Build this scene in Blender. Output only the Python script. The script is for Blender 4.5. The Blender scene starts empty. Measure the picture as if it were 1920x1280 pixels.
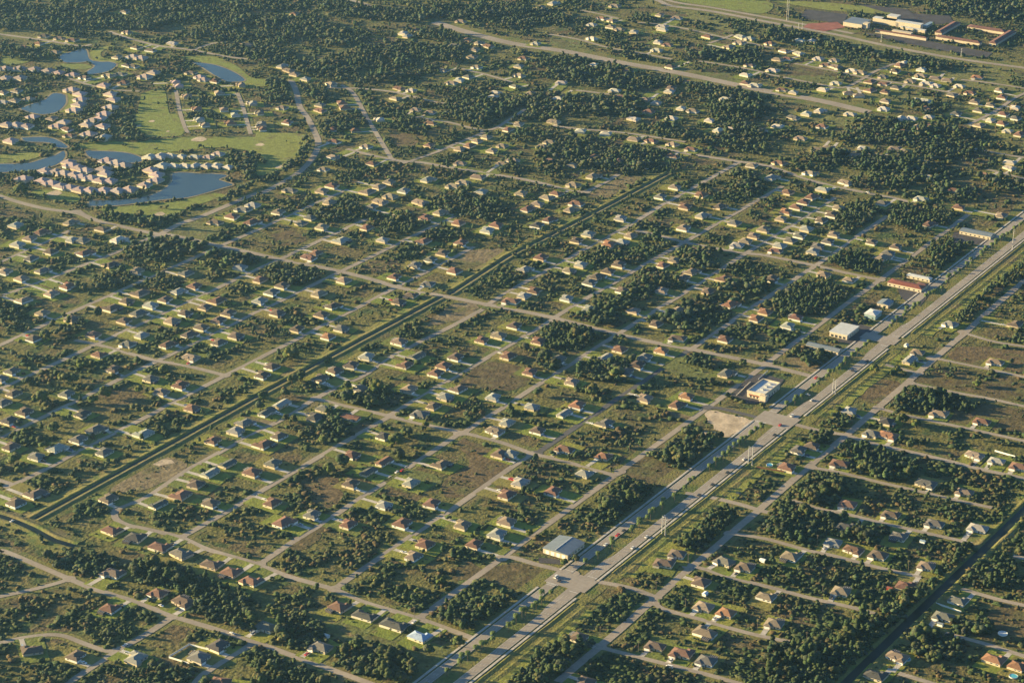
import bpy, bmesh, math, random
import numpy as np
from mathutils import Vector, Matrix
random.seed(5); rng = np.random.default_rng(5)
S = bpy.context.scene; COL = S.collection

# ---------------------------------------------------------------- camera (solved from the street grid)
FPX, PITCH, ROLL, TH, H = 4567.8, 0.39400158, 0.00709482, 1.01696413, 1070.0
CAMP = Vector((-2189.0, -1353.0, H))
_cr, _sr = math.cos(ROLL), math.sin(ROLL)
_right = Vector((math.cos(TH), -math.sin(TH), 0))
_fwd = Vector((math.sin(TH)*math.cos(PITCH), math.cos(TH)*math.cos(PITCH), -math.sin(PITCH)))
_up = _right.cross(_fwd)
XR = _cr*_right + _sr*_up; XU = -_sr*_right + _cr*_up
cam = bpy.data.cameras.new('camera'); cam.sensor_width = 36; cam.lens = 36*FPX/1920
cam.clip_start = 1; cam.clip_end = 40000
co = bpy.data.objects.new('camera', cam); COL.objects.link(co)
co.matrix_world = Matrix(((XR.x, XU.x, -_fwd.x, CAMP.x), (XR.y, XU.y, -_fwd.y, CAMP.y), (XR.z, XU.z, -_fwd.z, CAMP.z), (0, 0, 0, 1)))
S.camera = co
# ---------------------------------------------------------------- light, exposure, haze
SUN_AZ, SUN_EL = math.radians(109), math.radians(10.8)
w = bpy.data.worlds.new('World'); S.world = w; w.use_nodes = True
nt = w.node_tree; sky = nt.nodes.new('ShaderNodeTexSky'); sky.sky_type = 'NISHITA'; sky.sun_disc = False
sky.sun_elevation = SUN_EL; sky.sun_rotation = math.pi/2 - SUN_AZ
sky.air_density = 1.0; sky.dust_density = 0.3; sky.ozone_density = 4.0
nt.links.new(sky.outputs[0], nt.nodes['Background'].inputs[0]); nt.nodes['Background'].inputs[1].default_value = 0.05
sl = bpy.data.lights.new('sun', 'SUN'); sl.energy = 5.0; sl.angle = math.radians(0.5); sl.color = (1.0, 0.76, 0.37)
so = bpy.data.objects.new('sun', sl); COL.objects.link(so)
so.rotation_euler = Vector((math.cos(SUN_EL)*math.cos(SUN_AZ), math.cos(SUN_EL)*math.sin(SUN_AZ), math.sin(SUN_EL))).to_track_quat('Z', 'Y').to_euler()
S.view_settings.view_transform = 'Standard'; S.view_settings.look = 'None'
S.view_settings.exposure = 2.18; S.view_settings.gamma = 1
HAZE = 0.000025

# ---------------------------------------------------------------- photo pixel <-> ground
def G(px, py, z=0.0):
    d = _fwd + XR*((px-960)/FPX) - XU*((py-640)/FPX)
    t = (z-H)/d.z
    return (CAMP.x+d.x*t, CAMP.y+d.y*t)
def PX(x, y, z=0.0):
    v = Vector((x, y, z))-CAMP; f = v.dot(_fwd)
    return 960+FPX*v.dot(XR)/f, 640-FPX*v.dot(XU)/f
def PXA(X, Y, Z=0.0):
    dx, dy, dz = X-CAMP.x, Y-CAMP.y, Z-CAMP.z
    f = dx*_fwd.x+dy*_fwd.y+dz*_fwd.z
    return 960+FPX*(dx*XR.x+dy*XR.y+dz*XR.z)/f, 640-FPX*(dx*XU.x+dy*XU.y+dz*XU.z)/f, f
def pts(s, z=0.0): return [G(*map(float, p.split(',')), z) for p in s.split()]
def ppm(x, y): return FPX/(Vector((x, y, 0))-CAMP).length

# ---------------------------------------------------------------- helpers
def tag(o, label=None, cat=None, group=None, kind=None):
    if label: o['label'] = label
    if cat: o['category'] = cat
    if group: o['group'] = group
    if kind: o['kind'] = kind
    return o
def empty(name, loc, rz=0.0):
    o = bpy.data.objects.new(name, None); COL.objects.link(o); o.location = loc; o.rotation_euler = (0, 0, rz)
    o.empty_display_size = 1; return o
def link(name, me, parent=None, col=None, loc=None, rz=None, sc=None):
    o = bpy.data.objects.new(name, me); COL.objects.link(o)
    if parent: o.parent = parent
    if col: o.color = (*col[:3], 1)
    if loc is not None: o.location = loc
    if rz is not None: o.rotation_euler = (0, 0, rz)
    if sc is not None: o.scale = sc if hasattr(sc, '__len__') else (sc, sc, sc)
    return o
class MB:
    def __init__(s): s.v, s.f, s.m, s.c = [], [], [], []; s.col = (1, 1, 1)
    def poly(s, P, mi=0):
        b = len(s.v); s.v += [tuple(p) for p in P]; s.f.append(tuple(range(b, b+len(P)))); s.m.append(mi); s.c.append(s.col)
    def faces(s, P, F, mi=0):
        b = len(s.v); s.v += [tuple(p) for p in P]
        for f in F: s.f.append(tuple(b+i for i in f)); s.m.append(mi); s.c.append(s.col)
    def box(s, x0, x1, y0, y1, z0, z1, mi=0, R=None):
        P = [(x0, y0, z0), (x1, y0, z0), (x1, y1, z0), (x0, y1, z0), (x0, y0, z1), (x1, y0, z1), (x1, y1, z1), (x0, y1, z1)]
        if R: P = [R(p) for p in P]
        s.faces(P, [(3, 2, 1, 0), (4, 5, 6, 7), (0, 1, 5, 4), (1, 2, 6, 5), (2, 3, 7, 6), (3, 0, 4, 7)], mi)
    def tube(s, p0, p1, r0, r1, n=8, mi=0):
        p0, p1 = Vector(p0), Vector(p1); d = (p1-p0).normalized()
        a = d.orthogonal().normalized(); b = d.cross(a); P = []
        for p, r in ((p0, r0), (p1, r1)):
            for k in range(n):
                t = 2*math.pi*k/n; P.append(p+(a*math.cos(t)+b*math.sin(t))*r)
        F = [(k, (k+1) % n, n+(k+1) % n, n+k) for k in range(n)]+[tuple(range(n-1, -1, -1)), tuple(range(n, 2*n))]
        s.faces(P, F, mi)
    def mesh(s, name, mats):
        me = bpy.data.meshes.new(name); me.from_pydata(s.v, [], s.f)
        for m in mats: me.materials.append(m)
        me.polygons.foreach_set('material_index', s.m)
        a = me.attributes.new('Col', 'FLOAT_COLOR', 'FACE'); fl = np.ones((len(s.f), 4), np.float32); fl[:, :3] = np.array(s.c).reshape(-1, 3)
        a.data.foreach_set('color', fl.ravel()); me.update(); return me
    def build(s, name, mats, parent=None): return link(name, s.mesh(name, mats), parent)
def np_mesh(name, V, F, C, mats, smooth=False):
    me = bpy.data.meshes.new(name); n, k = F.shape
    me.vertices.add(len(V)); me.vertices.foreach_set('co', V.astype(np.float32).ravel())
    me.loops.add(n*k); me.loops.foreach_set('vertex_index', F.astype(np.int32).ravel())
    me.polygons.add(n); me.polygons.foreach_set('loop_start', np.arange(0, n*k, k, dtype=np.int32))
    if smooth: me.polygons.foreach_set('use_smooth', np.ones(n, bool))
    a = me.attributes.new('Col', 'FLOAT_COLOR', 'POINT'); c4 = np.ones((len(V), 4), np.float32); c4[:, :3] = C
    a.data.foreach_set('color', c4.ravel())
    for m in mats: me.materials.append(m)
    me.update(calc_edges=True); return me

# ---------------------------------------------------------------- materials
def mat(name, base=(.5, .5, .5), rough=.9, spec=.2, metal=0.0, src=None, noise=(), bump=None, tint=None, tone=False):
    """src: 'attr' colour attribute, 'obj' object colour. noise: list of (scale, lo, hi) brightness modulations. tint: (scale, colour, lo, hi) mixes."""
    m = bpy.data.materials.new(name); m.use_nodes = True; nt = m.node_tree; N = nt.nodes; L = nt.links; b = N['Principled BSDF']
    b.inputs['Roughness'].default_value = rough; b.inputs['Metallic'].default_value = metal; b.inputs['Specular IOR Level'].default_value = spec
    tc = N.new('ShaderNodeTexCoord')
    if src == 'attr':
        a = N.new('ShaderNodeAttribute'); a.attribute_name = 'Col'; cur = a.outputs['Color']
    elif src == 'obj':
        a = N.new('ShaderNodeObjectInfo'); cur = a.outputs['Color']
    else:
        a = N.new('ShaderNodeRGB'); a.outputs[0].default_value = (*base, 1); cur = a.outputs[0]
    def nz(sc, det=3):
        n = N.new('ShaderNodeTexNoise'); n.inputs['Scale'].default_value = sc; n.inputs['Detail'].default_value = det
        L.new(tc.outputs['Object'], n.inputs['Vector']); return n.outputs['Fac']
    for (sc, colr, lo, hi) in (tint or ()):
        r = N.new('ShaderNodeMapRange'); r.inputs[1].default_value = lo; r.inputs[2].default_value = hi; L.new(nz(sc), r.inputs[0])
        mx = N.new('ShaderNodeMix'); mx.data_type = 'RGBA'; L.new(r.outputs[0], mx.inputs[0]); L.new(cur, mx.inputs[6]); mx.inputs[7].default_value = (*colr, 1); cur = mx.outputs[2]
    for (sc, lo, hi) in noise:
        r = N.new('ShaderNodeMapRange'); r.inputs[1].default_value = .3; r.inputs[2].default_value = .7; r.inputs[3].default_value = lo; r.inputs[4].default_value = hi
        L.new(nz(sc), r.inputs[0]); v = N.new('ShaderNodeVectorMath'); v.operation = 'SCALE'; L.new(cur, v.inputs[0]); L.new(r.outputs[0], v.inputs['Scale']); cur = v.outputs[0]
    if tone:
        oi = N.new('ShaderNodeObjectInfo'); v = N.new('ShaderNodeVectorMath'); v.operation = 'MULTIPLY'; L.new(cur, v.inputs[0]); L.new(oi.outputs['Color'], v.inputs[1]); cur = v.outputs[0]
    L.new(cur, b.inputs['Base Color'])
    if bump:
        bp = N.new('ShaderNodeBump'); bp.inputs['Distance'].default_value = bump[1]; bp.inputs['Strength'].default_value = bump[2] if len(bump) > 2 else 1; L.new(nz(bump[0], 4), bp.inputs['Height']); L.new(bp.outputs[0], b.inputs['Normal'])
    return m
M = dict(
 ground=mat('scrub_ground', (.118, .112, .033), tint=[(.012, (.110, .084, .040), .48, .62), (.035, (.052, .078, .022), .52, .66), (.09, (.15, .125, .055), .58, .72)], noise=[(.3, .55, 1.4), (.06, .8, 1.2), (1.1, .75, 1.25)], bump=(.2, 1.6, .9)),
 verge=mat('mown_verge', (.160, .152, .044), tint=[(.02, (.155, .13, .06), .5, .66), (.05, (.09, .12, .03), .5, .65)], noise=[(.4, .75, 1.2)], bump=(.4, .7)),
 lawn=mat('lawn_grass', src='attr', tint=[(.05, (.15, .135, .05), .56, .72)], noise=[(.15, .75, 1.2), (.8, .85, 1.12)], bump=(.4, .5)),
 field=mat('field_growth', src='attr', tint=[(.03, (.10, .10, .036), .52, .66), (.07, (.17, .12, .06), .58, .72)], noise=[(.12, .6, 1.35), (.5, .75, 1.25)], bump=(.25, .9, .8)),
 road=mat('worn_asphalt', (.30, .255, .205), rough=.85, noise=[(.02, .85, 1.15), (.3, .9, 1.1)]),
 newroad=mat('new_asphalt', (.105, .10, .10), rough=.85, noise=[(.05, .85, 1.15), (.4, .9, 1.1)]),
 blvd=mat('boulevard_asphalt', (.30, .262, .22), rough=.85, noise=[(.03, .86, 1.12), (.25, .92, 1.08)]),
 paint=mat('road_paint', (.62, .6, .55), rough=.7, noise=[(.8, .8, 1.1)]),
 concrete=mat('pale_concrete', (.46, .42, .36), noise=[(.1, .8, 1.15), (.6, .9, 1.1)]),
 rim=mat('pond_rim', (.24, .20, .12), noise=[(.08, .7, 1.2), (.4, .85, 1.15)]),
 sand=mat('bare_sand', (.46, .37, .26), noise=[(.08, .7, 1.2), (.4, .85, 1.15)], bump=(.4, .3)),
 tarmac=mat('parking_tarmac', (.062, .058, .062), noise=[(.06, .8, 1.3), (.5, .85, 1.2)]),
 court=mat('red_court', (.26, .10, .075), noise=[(.08, .8, 1.2)]),
 canal=mat('canal_water', (.012, .017, .013), rough=.3, spec=.09, noise=[(.05, .7, 1.4)], bump=(.6, .05)),
 lake=mat('lake_water', (.035, .058, .070), rough=.22, spec=.4, noise=[(.02, .85, 1.15)], bump=(.35, .06)),
 leaf=mat('foliage', tone=True, src='attr', rough=.85, spec=.15, noise=[(.9, .6, 1.35)]),
 bark=mat('bark', (.13, .095, .065), noise=[(2, .7, 1.2)]),
 roof=mat('shingle_roof', src='obj', rough=.8, noise=[(.35, .85, 1.12), (3, .86, 1.14)]),
 wall=mat('stucco_wall', src='obj', rough=.9, noise=[(.5, .92, 1.05)]),
 far=mat('far_house_paint', src='attr', rough=.85, noise=[(.3, .88, 1.1)]),
 white=mat('white_paint', (.78, .77, .72), rough=.6, noise=[(1, .92, 1.04)]),
 glass=mat('window_glass', (.03, .04, .05), rough=.12, spec=.6),
 door=mat('door_paint', (.12, .06, .04), rough=.6),
 metalblue=mat('blue_metal_roof', (.22, .30, .37), rough=.45, spec=.5, noise=[(.4, .85, 1.1)]),
 metalgrey=mat('grey_metal_roof', (.17, .20, .225), rough=.5, spec=.5, noise=[(.25, .85, 1.1)]),
 paleroof=mat('pale_flat_roof', (.54, .55, .53), rough=.7, noise=[(.2, .88, 1.06)]),
 redroof=mat('red_metal_roof', (.24, .085, .055), rough=.6, noise=[(.4, .8, 1.1)]),
 brick=mat('school_tiles', (.16, .085, .07), rough=.8, noise=[(.3, .8, 1.15)]),
 cream=mat('cream_wall', (.52, .45, .34), noise=[(.4, .9, 1.05)]),
 teal=mat('teal_wall', (.25, .34, .34), noise=[(.4, .9, 1.05)]),
 red=mat('red_paint', (.45, .06, .04), rough=.5), carpaint=mat('car_paint', src='obj', rough=.35, spec=.5),
 tyre=mat('tyre_rubber', (.02, .02, .02)), steel=mat('galvanised_steel', (.45, .45, .43), rough=.5, spec=.5), wood=mat('weathered_wood', (.20, .16, .12)),
 pool=mat('pool_water', (.10, .42, .50), rough=.1, spec=.5), fencewood=mat('fence_boards', (.20, .10, .06)),
)
# ---------------------------------------------------------------- traced ground plan (photo pixels, 1920x1280, put on the ground by G())
# id, phrase, width m, straight?, points
ROADS = """
A5|first street left of the boulevard|7|s|785,1157 865,1102 942,1047 990,1007 1060,960 1085,940 1135,905 1167,880 1205,852 1235,830 1285,795 1322,767 1345,752 1385,722 1415,695 1440,685
A4|second street left of the boulevard|7|s|627,1103 685,1062 725,1035 780,997 842,962 855,952 905,915 960,872 997,850
A4b|upper second street left of the boulevard|7|s|1010,847 1035,830 1080,800 1110,782 1150,752 1185,732 1225,700 1272,667 1297,655
A3|third street left of the boulevard|7|s|490,1056 542,1017 610,980 655,947 700,917 762,880 812,847 855,815
A3b|upper third street left of the boulevard|7|s|870,812 910,782 955,760 970,745 1017,715 1067,685 1110,657 1158,627
A2|fourth street left of the boulevard|7|s|337,1007 420,965 480,927 585,862 655,822 735,780
A2b|upper fourth street left of the boulevard|7|s|735,780 775,750 812,727 855,705 910,672 960,645 1042,597
A1|first street right of the long canal|7|n|215,957 235,947 275,932 350,882 390,860 440,832 480,810 522,790 562,765 592,747 640,722 680,705 720,677 760,655 795,637 850,610 905,580
C1|far canalside street above the crossing|7|s|917,572 967,535 1022,507 1070,482 1110,460 1180,430 1235,387 1300,350 1380,308
C2|far second street right of the canal|7|s|1042,597 1065,582 1110,552 1145,535 1185,507 1212,492 1235,480 1277,457 1330,428 1405,385 1470,350
C3|far third street right of the canal|7|s|1160,627 1175,615 1210,592 1247,572 1285,550 1322,525 1360,500 1390,478 1440,450 1500,415 1565,370
C4|far fourth street right of the canal|7|s|1297,655 1355,615 1390,585 1440,557 1472,535 1515,510 1535,500 1580,460 1610,440 1640,420 1665,405
C5|far street left of the boulevard top|7|s|1445,677 1490,642 1522,620 1552,595 1590,565 1615,550 1652,525 1692,495 1752,450 1815,402
L1|first street left of the canal|7|s|15,910 87,882 130,855 192,822 225,807 287,777 325,752 362,732 400,715 422,703 480,677 505,662 555,640 580,627 630,597 675,577 742,537 785,517 830,495 885,462
L2|second street left of the canal|7|s|0,820 37,802 110,770 140,755 212,715 250,697 295,677 325,662 375,640 410,622 462,590 480,585 542,557 580,537 620,520 642,508 692,485 755,452 792,435 850,405
L3|third street left of the canal|7|s|0,730 55,702 100,685 150,660 175,647 220,627 287,597 350,567 382,552 425,532 475,505 527,487 567,467 630,437 687,412
L4|fourth street left of the canal|7|s|0,650 50,627 107,595 162,572 212,552 262,527 300,510 337,495 400,467 425,457 475,435 530,412 575,390 650,355
L5|fifth street left of the canal|7|s|0,552 75,530 112,517 162,497 195,485 237,467 275,445 300,440
L6|sixth street left of the canal|6|s|0,492 37,475 82,457 130,432
G1|golf course boundary street|9|n|300,440 337,420 375,407 475,365 492,362 530,342 565,320 587,295 597,270 590,248 577,222 562,200 555,170 545,150
B1|bottom cul-de-sac crossing street|7|n|215,957 217,972 238,984 275,992 337,1007 390,1030 475,1055 540,1080 627,1105 680,1128 780,1158 870,1190 893,1200
B2|bottom left crossing street|7|n|-20,1030 0,1034 15,1036 130,1085 180,1105 260,1130 325,1155 400,1178 470,1200 530,1222 580,1240 655,1267 705,1285
B2a|small corner street at bottom left|6|n|130,1085 110,1092 60,1105 0,1118 -20,1122
B2b|short street at the bottom left|7|n|325,1155 280,1185 220,1220 165,1255 115,1290
B2c|curving street at the bottom left|6|n|-20,1206 0,1205 40,1196 87,1190 120,1192 160,1207 200,1220 222,1218
B2d|short street beside the fenced yard|7|n|475,1206 425,1235 380,1265 360,1290
B3|middle crossing street|7|n|592,747 630,757 717,777 735,782 800,797 870,812 935,828 997,850 1040,860 1095,875 1150,890 1163,884
B4|main crossing street over the canal|9|n|145,395 175,412 250,430 300,440 325,442 415,462 475,475 527,487 585,498 642,510 700,525 750,540 835,556 917,572 980,584 1042,597 1100,612 1160,627 1230,643 1297,655 1370,670 1440,685 1527,707
B4w|golf side road at the far left|9|n|-20,362 0,368 37,380 87,392 145,400 175,412
Bm|crossing street left of the canal|7|n|140,638 185,647 250,665 295,677 330,682 375,692 422,704
Bn|corner street at the far left|6|n|-10,898 20,907 15,910
B6|far crossing street|8|n|1192,432 1247,445 1285,455 1335,465 1397,475 1440,480 1535,500 1600,515 1652,525
B7|upper crossing road|8|n|650,280 735,300 790,305 830,312 880,320 955,332 1007,342 1047,352 1085,360 1100,360
B7b|loop street above the middle|7|n|1100,360 1135,342 1160,327
B8|far road beyond the canal end|8|n|1235,275 1280,287 1310,292 1375,302 1440,312 1525,340 1590,355 1665,370 1710,380
H1|wide pale highway at the top|19|n|815,42 830,47 880,62 960,82 1060,97 1160,117 1260,135 1335,150 1440,172 1540,190 1630,211
H2|highway beside the school|11|n|1190,-14 1235,2 1260,12 1335,22 1440,42 1565,65 1665,87 1790,110 1920,128 1960,135
H3|highway far lanes|9|n|1215,-14 1262,4 1335,15 1440,34 1565,57 1600,64
S1|street right of the boulevard|8|s|1042,1277 1085,1242 1125,1212 1165,1180 1200,1145 1230,1120 1272,1082 1310,1052 1350,1020 1385,987 1422,960 1472,912 1510,880 1540,855 1600,810 1640,772 1672,745 1705,717 1727,695 1765,662 1790,640 1810,627 1840,592 1877,560 1920,525
K1|lowest crossing link right of the boulevard|7|n|1077,1078 1120,1090 1172,1100 1210,1112 1228,1120
K2|second short street from the bottom right|6|n|1228,1130 1245,1142 1310,1160 1385,1182 1435,1194 1480,1203
K3|lowest short street at bottom right|6|n|1125,1212 1140,1217 1210,1235 1310,1260 1370,1277 1400,1285
K4|third short street from the bottom right|6|n|1285,1060 1322,1067 1360,1080 1440,1100 1515,1120 1590,1137 1640,1150
K5|fourth short street from the bottom right|6|n|1367,1000 1435,1010 1515,1032 1555,1040 1602,1052 1652,1065 1727,1082
K6|link street at the right roadside|7|n|1285,925 1322,930 1385,945 1425,957 1450,963
K7|fifth short street from the bottom right|6|n|1485,938 1540,955 1580,962 1652,980 1740,1000 1827,1020
K8|sixth short street from the bottom right|6|n|1525,877 1580,887 1640,902 1727,922 1790,937 1860,952
K9|long street right of the junction|7|n|1480,790 1495,797 1535,807 1590,817 1630,830 1740,855 1840,880 1920,897 1950,905
K10|street above the long right street|6|n|1647,765 1690,777 1750,790 1830,807 1920,827 1950,834
K11|second street above the long right street|6|n|1710,719 1790,736 1852,747 1920,762 1950,768
K12|upper right short street|6|n|1657,683 1690,692 1722,700
K13|third street above the long right street|6|n|1740,670 1777,677 1865,695 1920,707 1950,714
K14|fourth street above the long right street|6|n|1800,622 1860,640 1920,650 1950,656
E1|first street beyond the right canal|6|n|1797,1102 1865,1122 1920,1135 1950,1142
E2|second street beyond the right canal|6|n|1772,1187 1840,1205 1920,1230 1950,1240
E3|third street beyond the right canal|6|n|1685,1262 1750,1282 1790,1295
E4|street at the right edge|6|n|1900,1042 1935,1050
M1|construction lot street|7|n|1325,764 1350,766 1392,776 1440,788
M2|street below the metal hall|7|n|942,1047 960,1045 1005,1058 1055,1070 1072,1073
N1|straight street in the upper middle|7|n|640,160 662,175 687,220 705,250 735,300
N2|upper street crossing the woods|6|n|612,165 680,167 730,172 767,180 817,192 860,197
N3|upper street below the woods|6|n|780,220 842,230 912,245 955,225 985,205
N4|upper short street in the middle|6|n|755,307 815,287 855,270 905,250
N5|upper dirt street|6|n|855,127 917,142 960,155
N6|far left country road|7|n|205,60 250,75 300,87 362,95 425,107 470,112
N7|far left country lane|6|n|362,95 400,82 440,80
N0|top edge lane|9|n|600,-14 655,0 695,12
N8|top left road|7|n|-10,64 0,65 87,77 150,87 170,84
N9|far upper street|6|n|1030,65 1085,75 1140,90 1200,100 1260,112
N10|far upper lane|6|n|1185,42 1240,47 1297,57 1360,72 1400,80 1450,92
N11|far upper short lane|6|n|1085,20 1115,25 1160,36
N12|far middle lane|6|n|1310,115 1385,127 1430,136
N13|far wooded lane|6|n|1080,170 1122,175 1160,180
N14|far wooded street|6|n|1040,237 1080,242 1172,250 1285,267
N15|far right street|6|n|1490,120 1555,132 1615,145 1715,162 1800,178
N16|far right second street|6|n|1440,140 1527,157 1580,165 1615,150 1640,135 1677,120
N17|far right corner street|6|n|1815,235 1865,210 1902,185 1930,172
N18|far right third street|6|n|1802,150 1860,157 1930,168
N19|far lane left of the school|6|n|1330,82 1350,75 1375,66
N20|street in the villa estate|6|n|330,170 336,205 345,235 352,250
N21|upper left villa street|6|n|130,148 175,162 225,170 262,172
N22|right villa street|6|n|445,175 455,200 465,235 470,252
N23|dirt lane in the upper right|6|n|1600,285 1680,295 1750,305
N24|lane at the right woods|6|n|1820,278 1870,288 1930,298
N25|short lane by the far woods|6|n|1850,318 1930,338
"""
BL = "770,1300 812,1272 855,1237 900,1205 942,1172 960,1160 1010,1117 1065,1075 1140,1017 1180,990 1210,965 1225,947 1272,910 1325,870 1365,840 1410,810 1440,785 1477,747 1522,717 1552,697 1580,670 1615,650 1665,605 1695,580 1740,540 1777,510 1830,475 1870,445 1920,412 1990,360"
BR = "845,1300 870,1278 925,1235 960,1202 1002,1170 1035,1135 1077,1105 1120,1077 1185,1025 1225,997 1275,952 1322,920 1360,887 1395,857 1430,832 1472,795 1517,757 1557,730 1595,700 1630,675 1665,645 1705,615 1745,575 1777,545 1815,515 1865,480 1915,442 2010,370"
CANAL3 = "-40,955 22,974 60,990 100,1012 140,1024"
CANAL = "66,976 95,957 320,832 480,740 670,640 830,560"
CANAL2 = "842,553 955,480 1095,410 1255,325"
RCANAL = "1560,1310 1600,1265 1690,1175 1850,1025 1960,920"
WATER = {
 'lake beside the rows of villas': "170,387 215,386 267,380 312,374 350,371 390,361 420,352 436,347 420,341 410,337 425,330 405,327 375,326 327,325 322,342 300,360 262,372 212,377 170,377",
 'pond at the left edge': "38,205 57,211 80,215 107,210 122,196 123,184 120,178 100,176 84,188 57,197",
 'winding pond at the upper left': "112,107 120,117 145,118 165,117 178,125 160,138 180,139 205,133 218,122 205,117 190,117 168,112 160,93 140,97 120,102",
 'curved pond above the fairway': "362,118 395,121 425,130 450,143 458,152 440,154 425,153 400,140 380,127",
 'long pond behind the villas': "-20,308 0,308 50,307 80,299 104,292 119,284 121,296 104,310 62,320 20,323 -20,323",
 'narrow pond beside the villas': "41,259 87,258 112,266 127,277 109,277 92,268 50,266",
 'pond between the villas and fairway': "160,284 190,284 240,288 268,299 250,306 205,302 170,296"}
GOLF = ["175,392 217,402 250,405 287,407 325,402 362,387 412,372 424,367 410,363 390,364 350,374 312,380 267,384 215,389",
 "265,177 295,167 310,172 317,212 332,215 345,250 312,257 270,255 252,232 260,200",
 "135,272 200,264 250,267 350,257 480,258 562,262 578,270 562,295 530,312 495,320 480,315 490,300 470,285 412,277 325,285 265,291 240,286 175,281",
 "107,213 135,205 142,190 135,180 122,177 125,195","165,100 185,91 215,85 190,98 195,110 230,117 190,119 168,110",
 "112,120 150,120 172,125 160,130 125,129","330,107 400,107 445,125 470,145 500,150 500,162 460,158 425,127 375,117","-10,292 50,287 80,290 55,300 0,306",
 "57,362 75,356 125,360 150,370 140,380 100,375","480,250 560,251 582,262 574,290 547,310 500,328 470,325 470,300","5,105 30,107 60,112 40,120 5,120","1440,2 1540,5 1690,20 1670,28 1580,22 1540,18","1230,-5 1310,0 1440,3 1430,26 1330,12"]
BUNK = "103,363,22,8 300,402,16,6 374,262,24,5 285,228,10,4 260,237,10,4 315,247,6,4 488,272,14,4 527,314,16,5"
FIELD = {  # brown b, tan t, green g, sand s, asphalt a, court c
 'b': ["870,822 935,848 955,862 945,885 870,930 825,925 840,895 880,870 860,835","1185,862 1222,857 1280,885 1295,890 1260,910 1210,902 1172,892",
  "965,1052 1052,1077 1005,1112 960,1105 900,1085 930,1062","890,690 925,678 985,690 1000,712 965,730 905,730 865,720","1602,712 1652,712 1690,722 1652,757 1610,745",
  "1722,703 1800,712 1950,722 1950,755 1850,742 1715,715","1765,747 1950,775 1950,815 1840,800 1780,785","1800,648 1950,662 1950,700 1860,690 1780,672",
  "1485,120 1535,110 1572,140 1480,144","505,442 550,432 575,450 530,462","730,252 775,250 780,272 745,275","550,990 610,985 590,1020 545,1030","560,900 625,890 640,940 600,950","1880,1130 1950,1160 1950,1210 1850,1165","850,1070 880,1050 905,1075 850,1090","650,800 700,790 690,822 660,815"],
 't': ["1455,680 1490,668 1550,690 1540,702","885,470 945,467 917,495 842,500","842,572 890,567 887,590 800,612","1100,367 1172,330 1205,335 1140,370","295,857 335,862 350,880 275,917 207,922 225,900 262,880","1240,760 1260,750 1300,770 1290,785 1250,780","430,780 520,785 500,800 445,800"],
 'g': ["1035,67 1095,80 1070,95 1035,85","1292,135 1370,137 1395,150 1360,153","325,435 352,418 425,420 375,450","1480,142 1560,143 1580,160 1472,152","1230,658 1297,672 1340,690 1400,700 1385,720 1290,705 1240,690","1205,1018 1250,1005 1262,1022 1235,1058 1195,1062","600,1150 760,1195 850,1240 870,1260 800,1250 690,1215 590,1165","690,870 800,885 830,905 780,925 720,905","1790,1150 1830,1090 1800,1120 1740,1175","260,985 330,1025 400,1060 340,1060 230,1010","600,1140 660,1155 880,1230 840,1250 700,1210 560,1150"],
 'y': ["1500,150 1640,170 1950,215 1950,290 1860,250 1700,205 1560,180 1480,165","1290,45 1440,75 1640,125 1800,160 1950,185 1950,150 1800,115 1600,75 1440,45 1300,20","1560,215 1640,225 1600,240 1500,225 1480,205"],
 's': ["1345,815 1385,790 1398,798 1365,820","285,870 305,860 330,865 300,875","1295,805 1350,812 1345,818 1300,812","700,1121 715,1124 708,1128","1322,774 1342,770 1418,790 1402,812 1360,812 1335,800"],
 'a': ["1370,742 1395,715 1425,700 1470,712 1440,755 1400,757","1620,62 1700,70 1860,100 1850,110 1750,92 1640,70","1605,8 1700,18 1715,28 1660,24","1670,25 1780,30 1790,45 1700,48 1680,35","1510,18 1590,28 1580,45 1500,35","1680,535 1760,530 1725,575 1690,560","1600,605 1640,615 1610,650 1570,640","1010,1045 1060,1050 1075,1060 1010,1055","1790,435 1860,445 1850,460 1780,455"],
 'c': ["1515,45 1570,42 1585,52 1545,60 1505,52"]}
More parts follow.
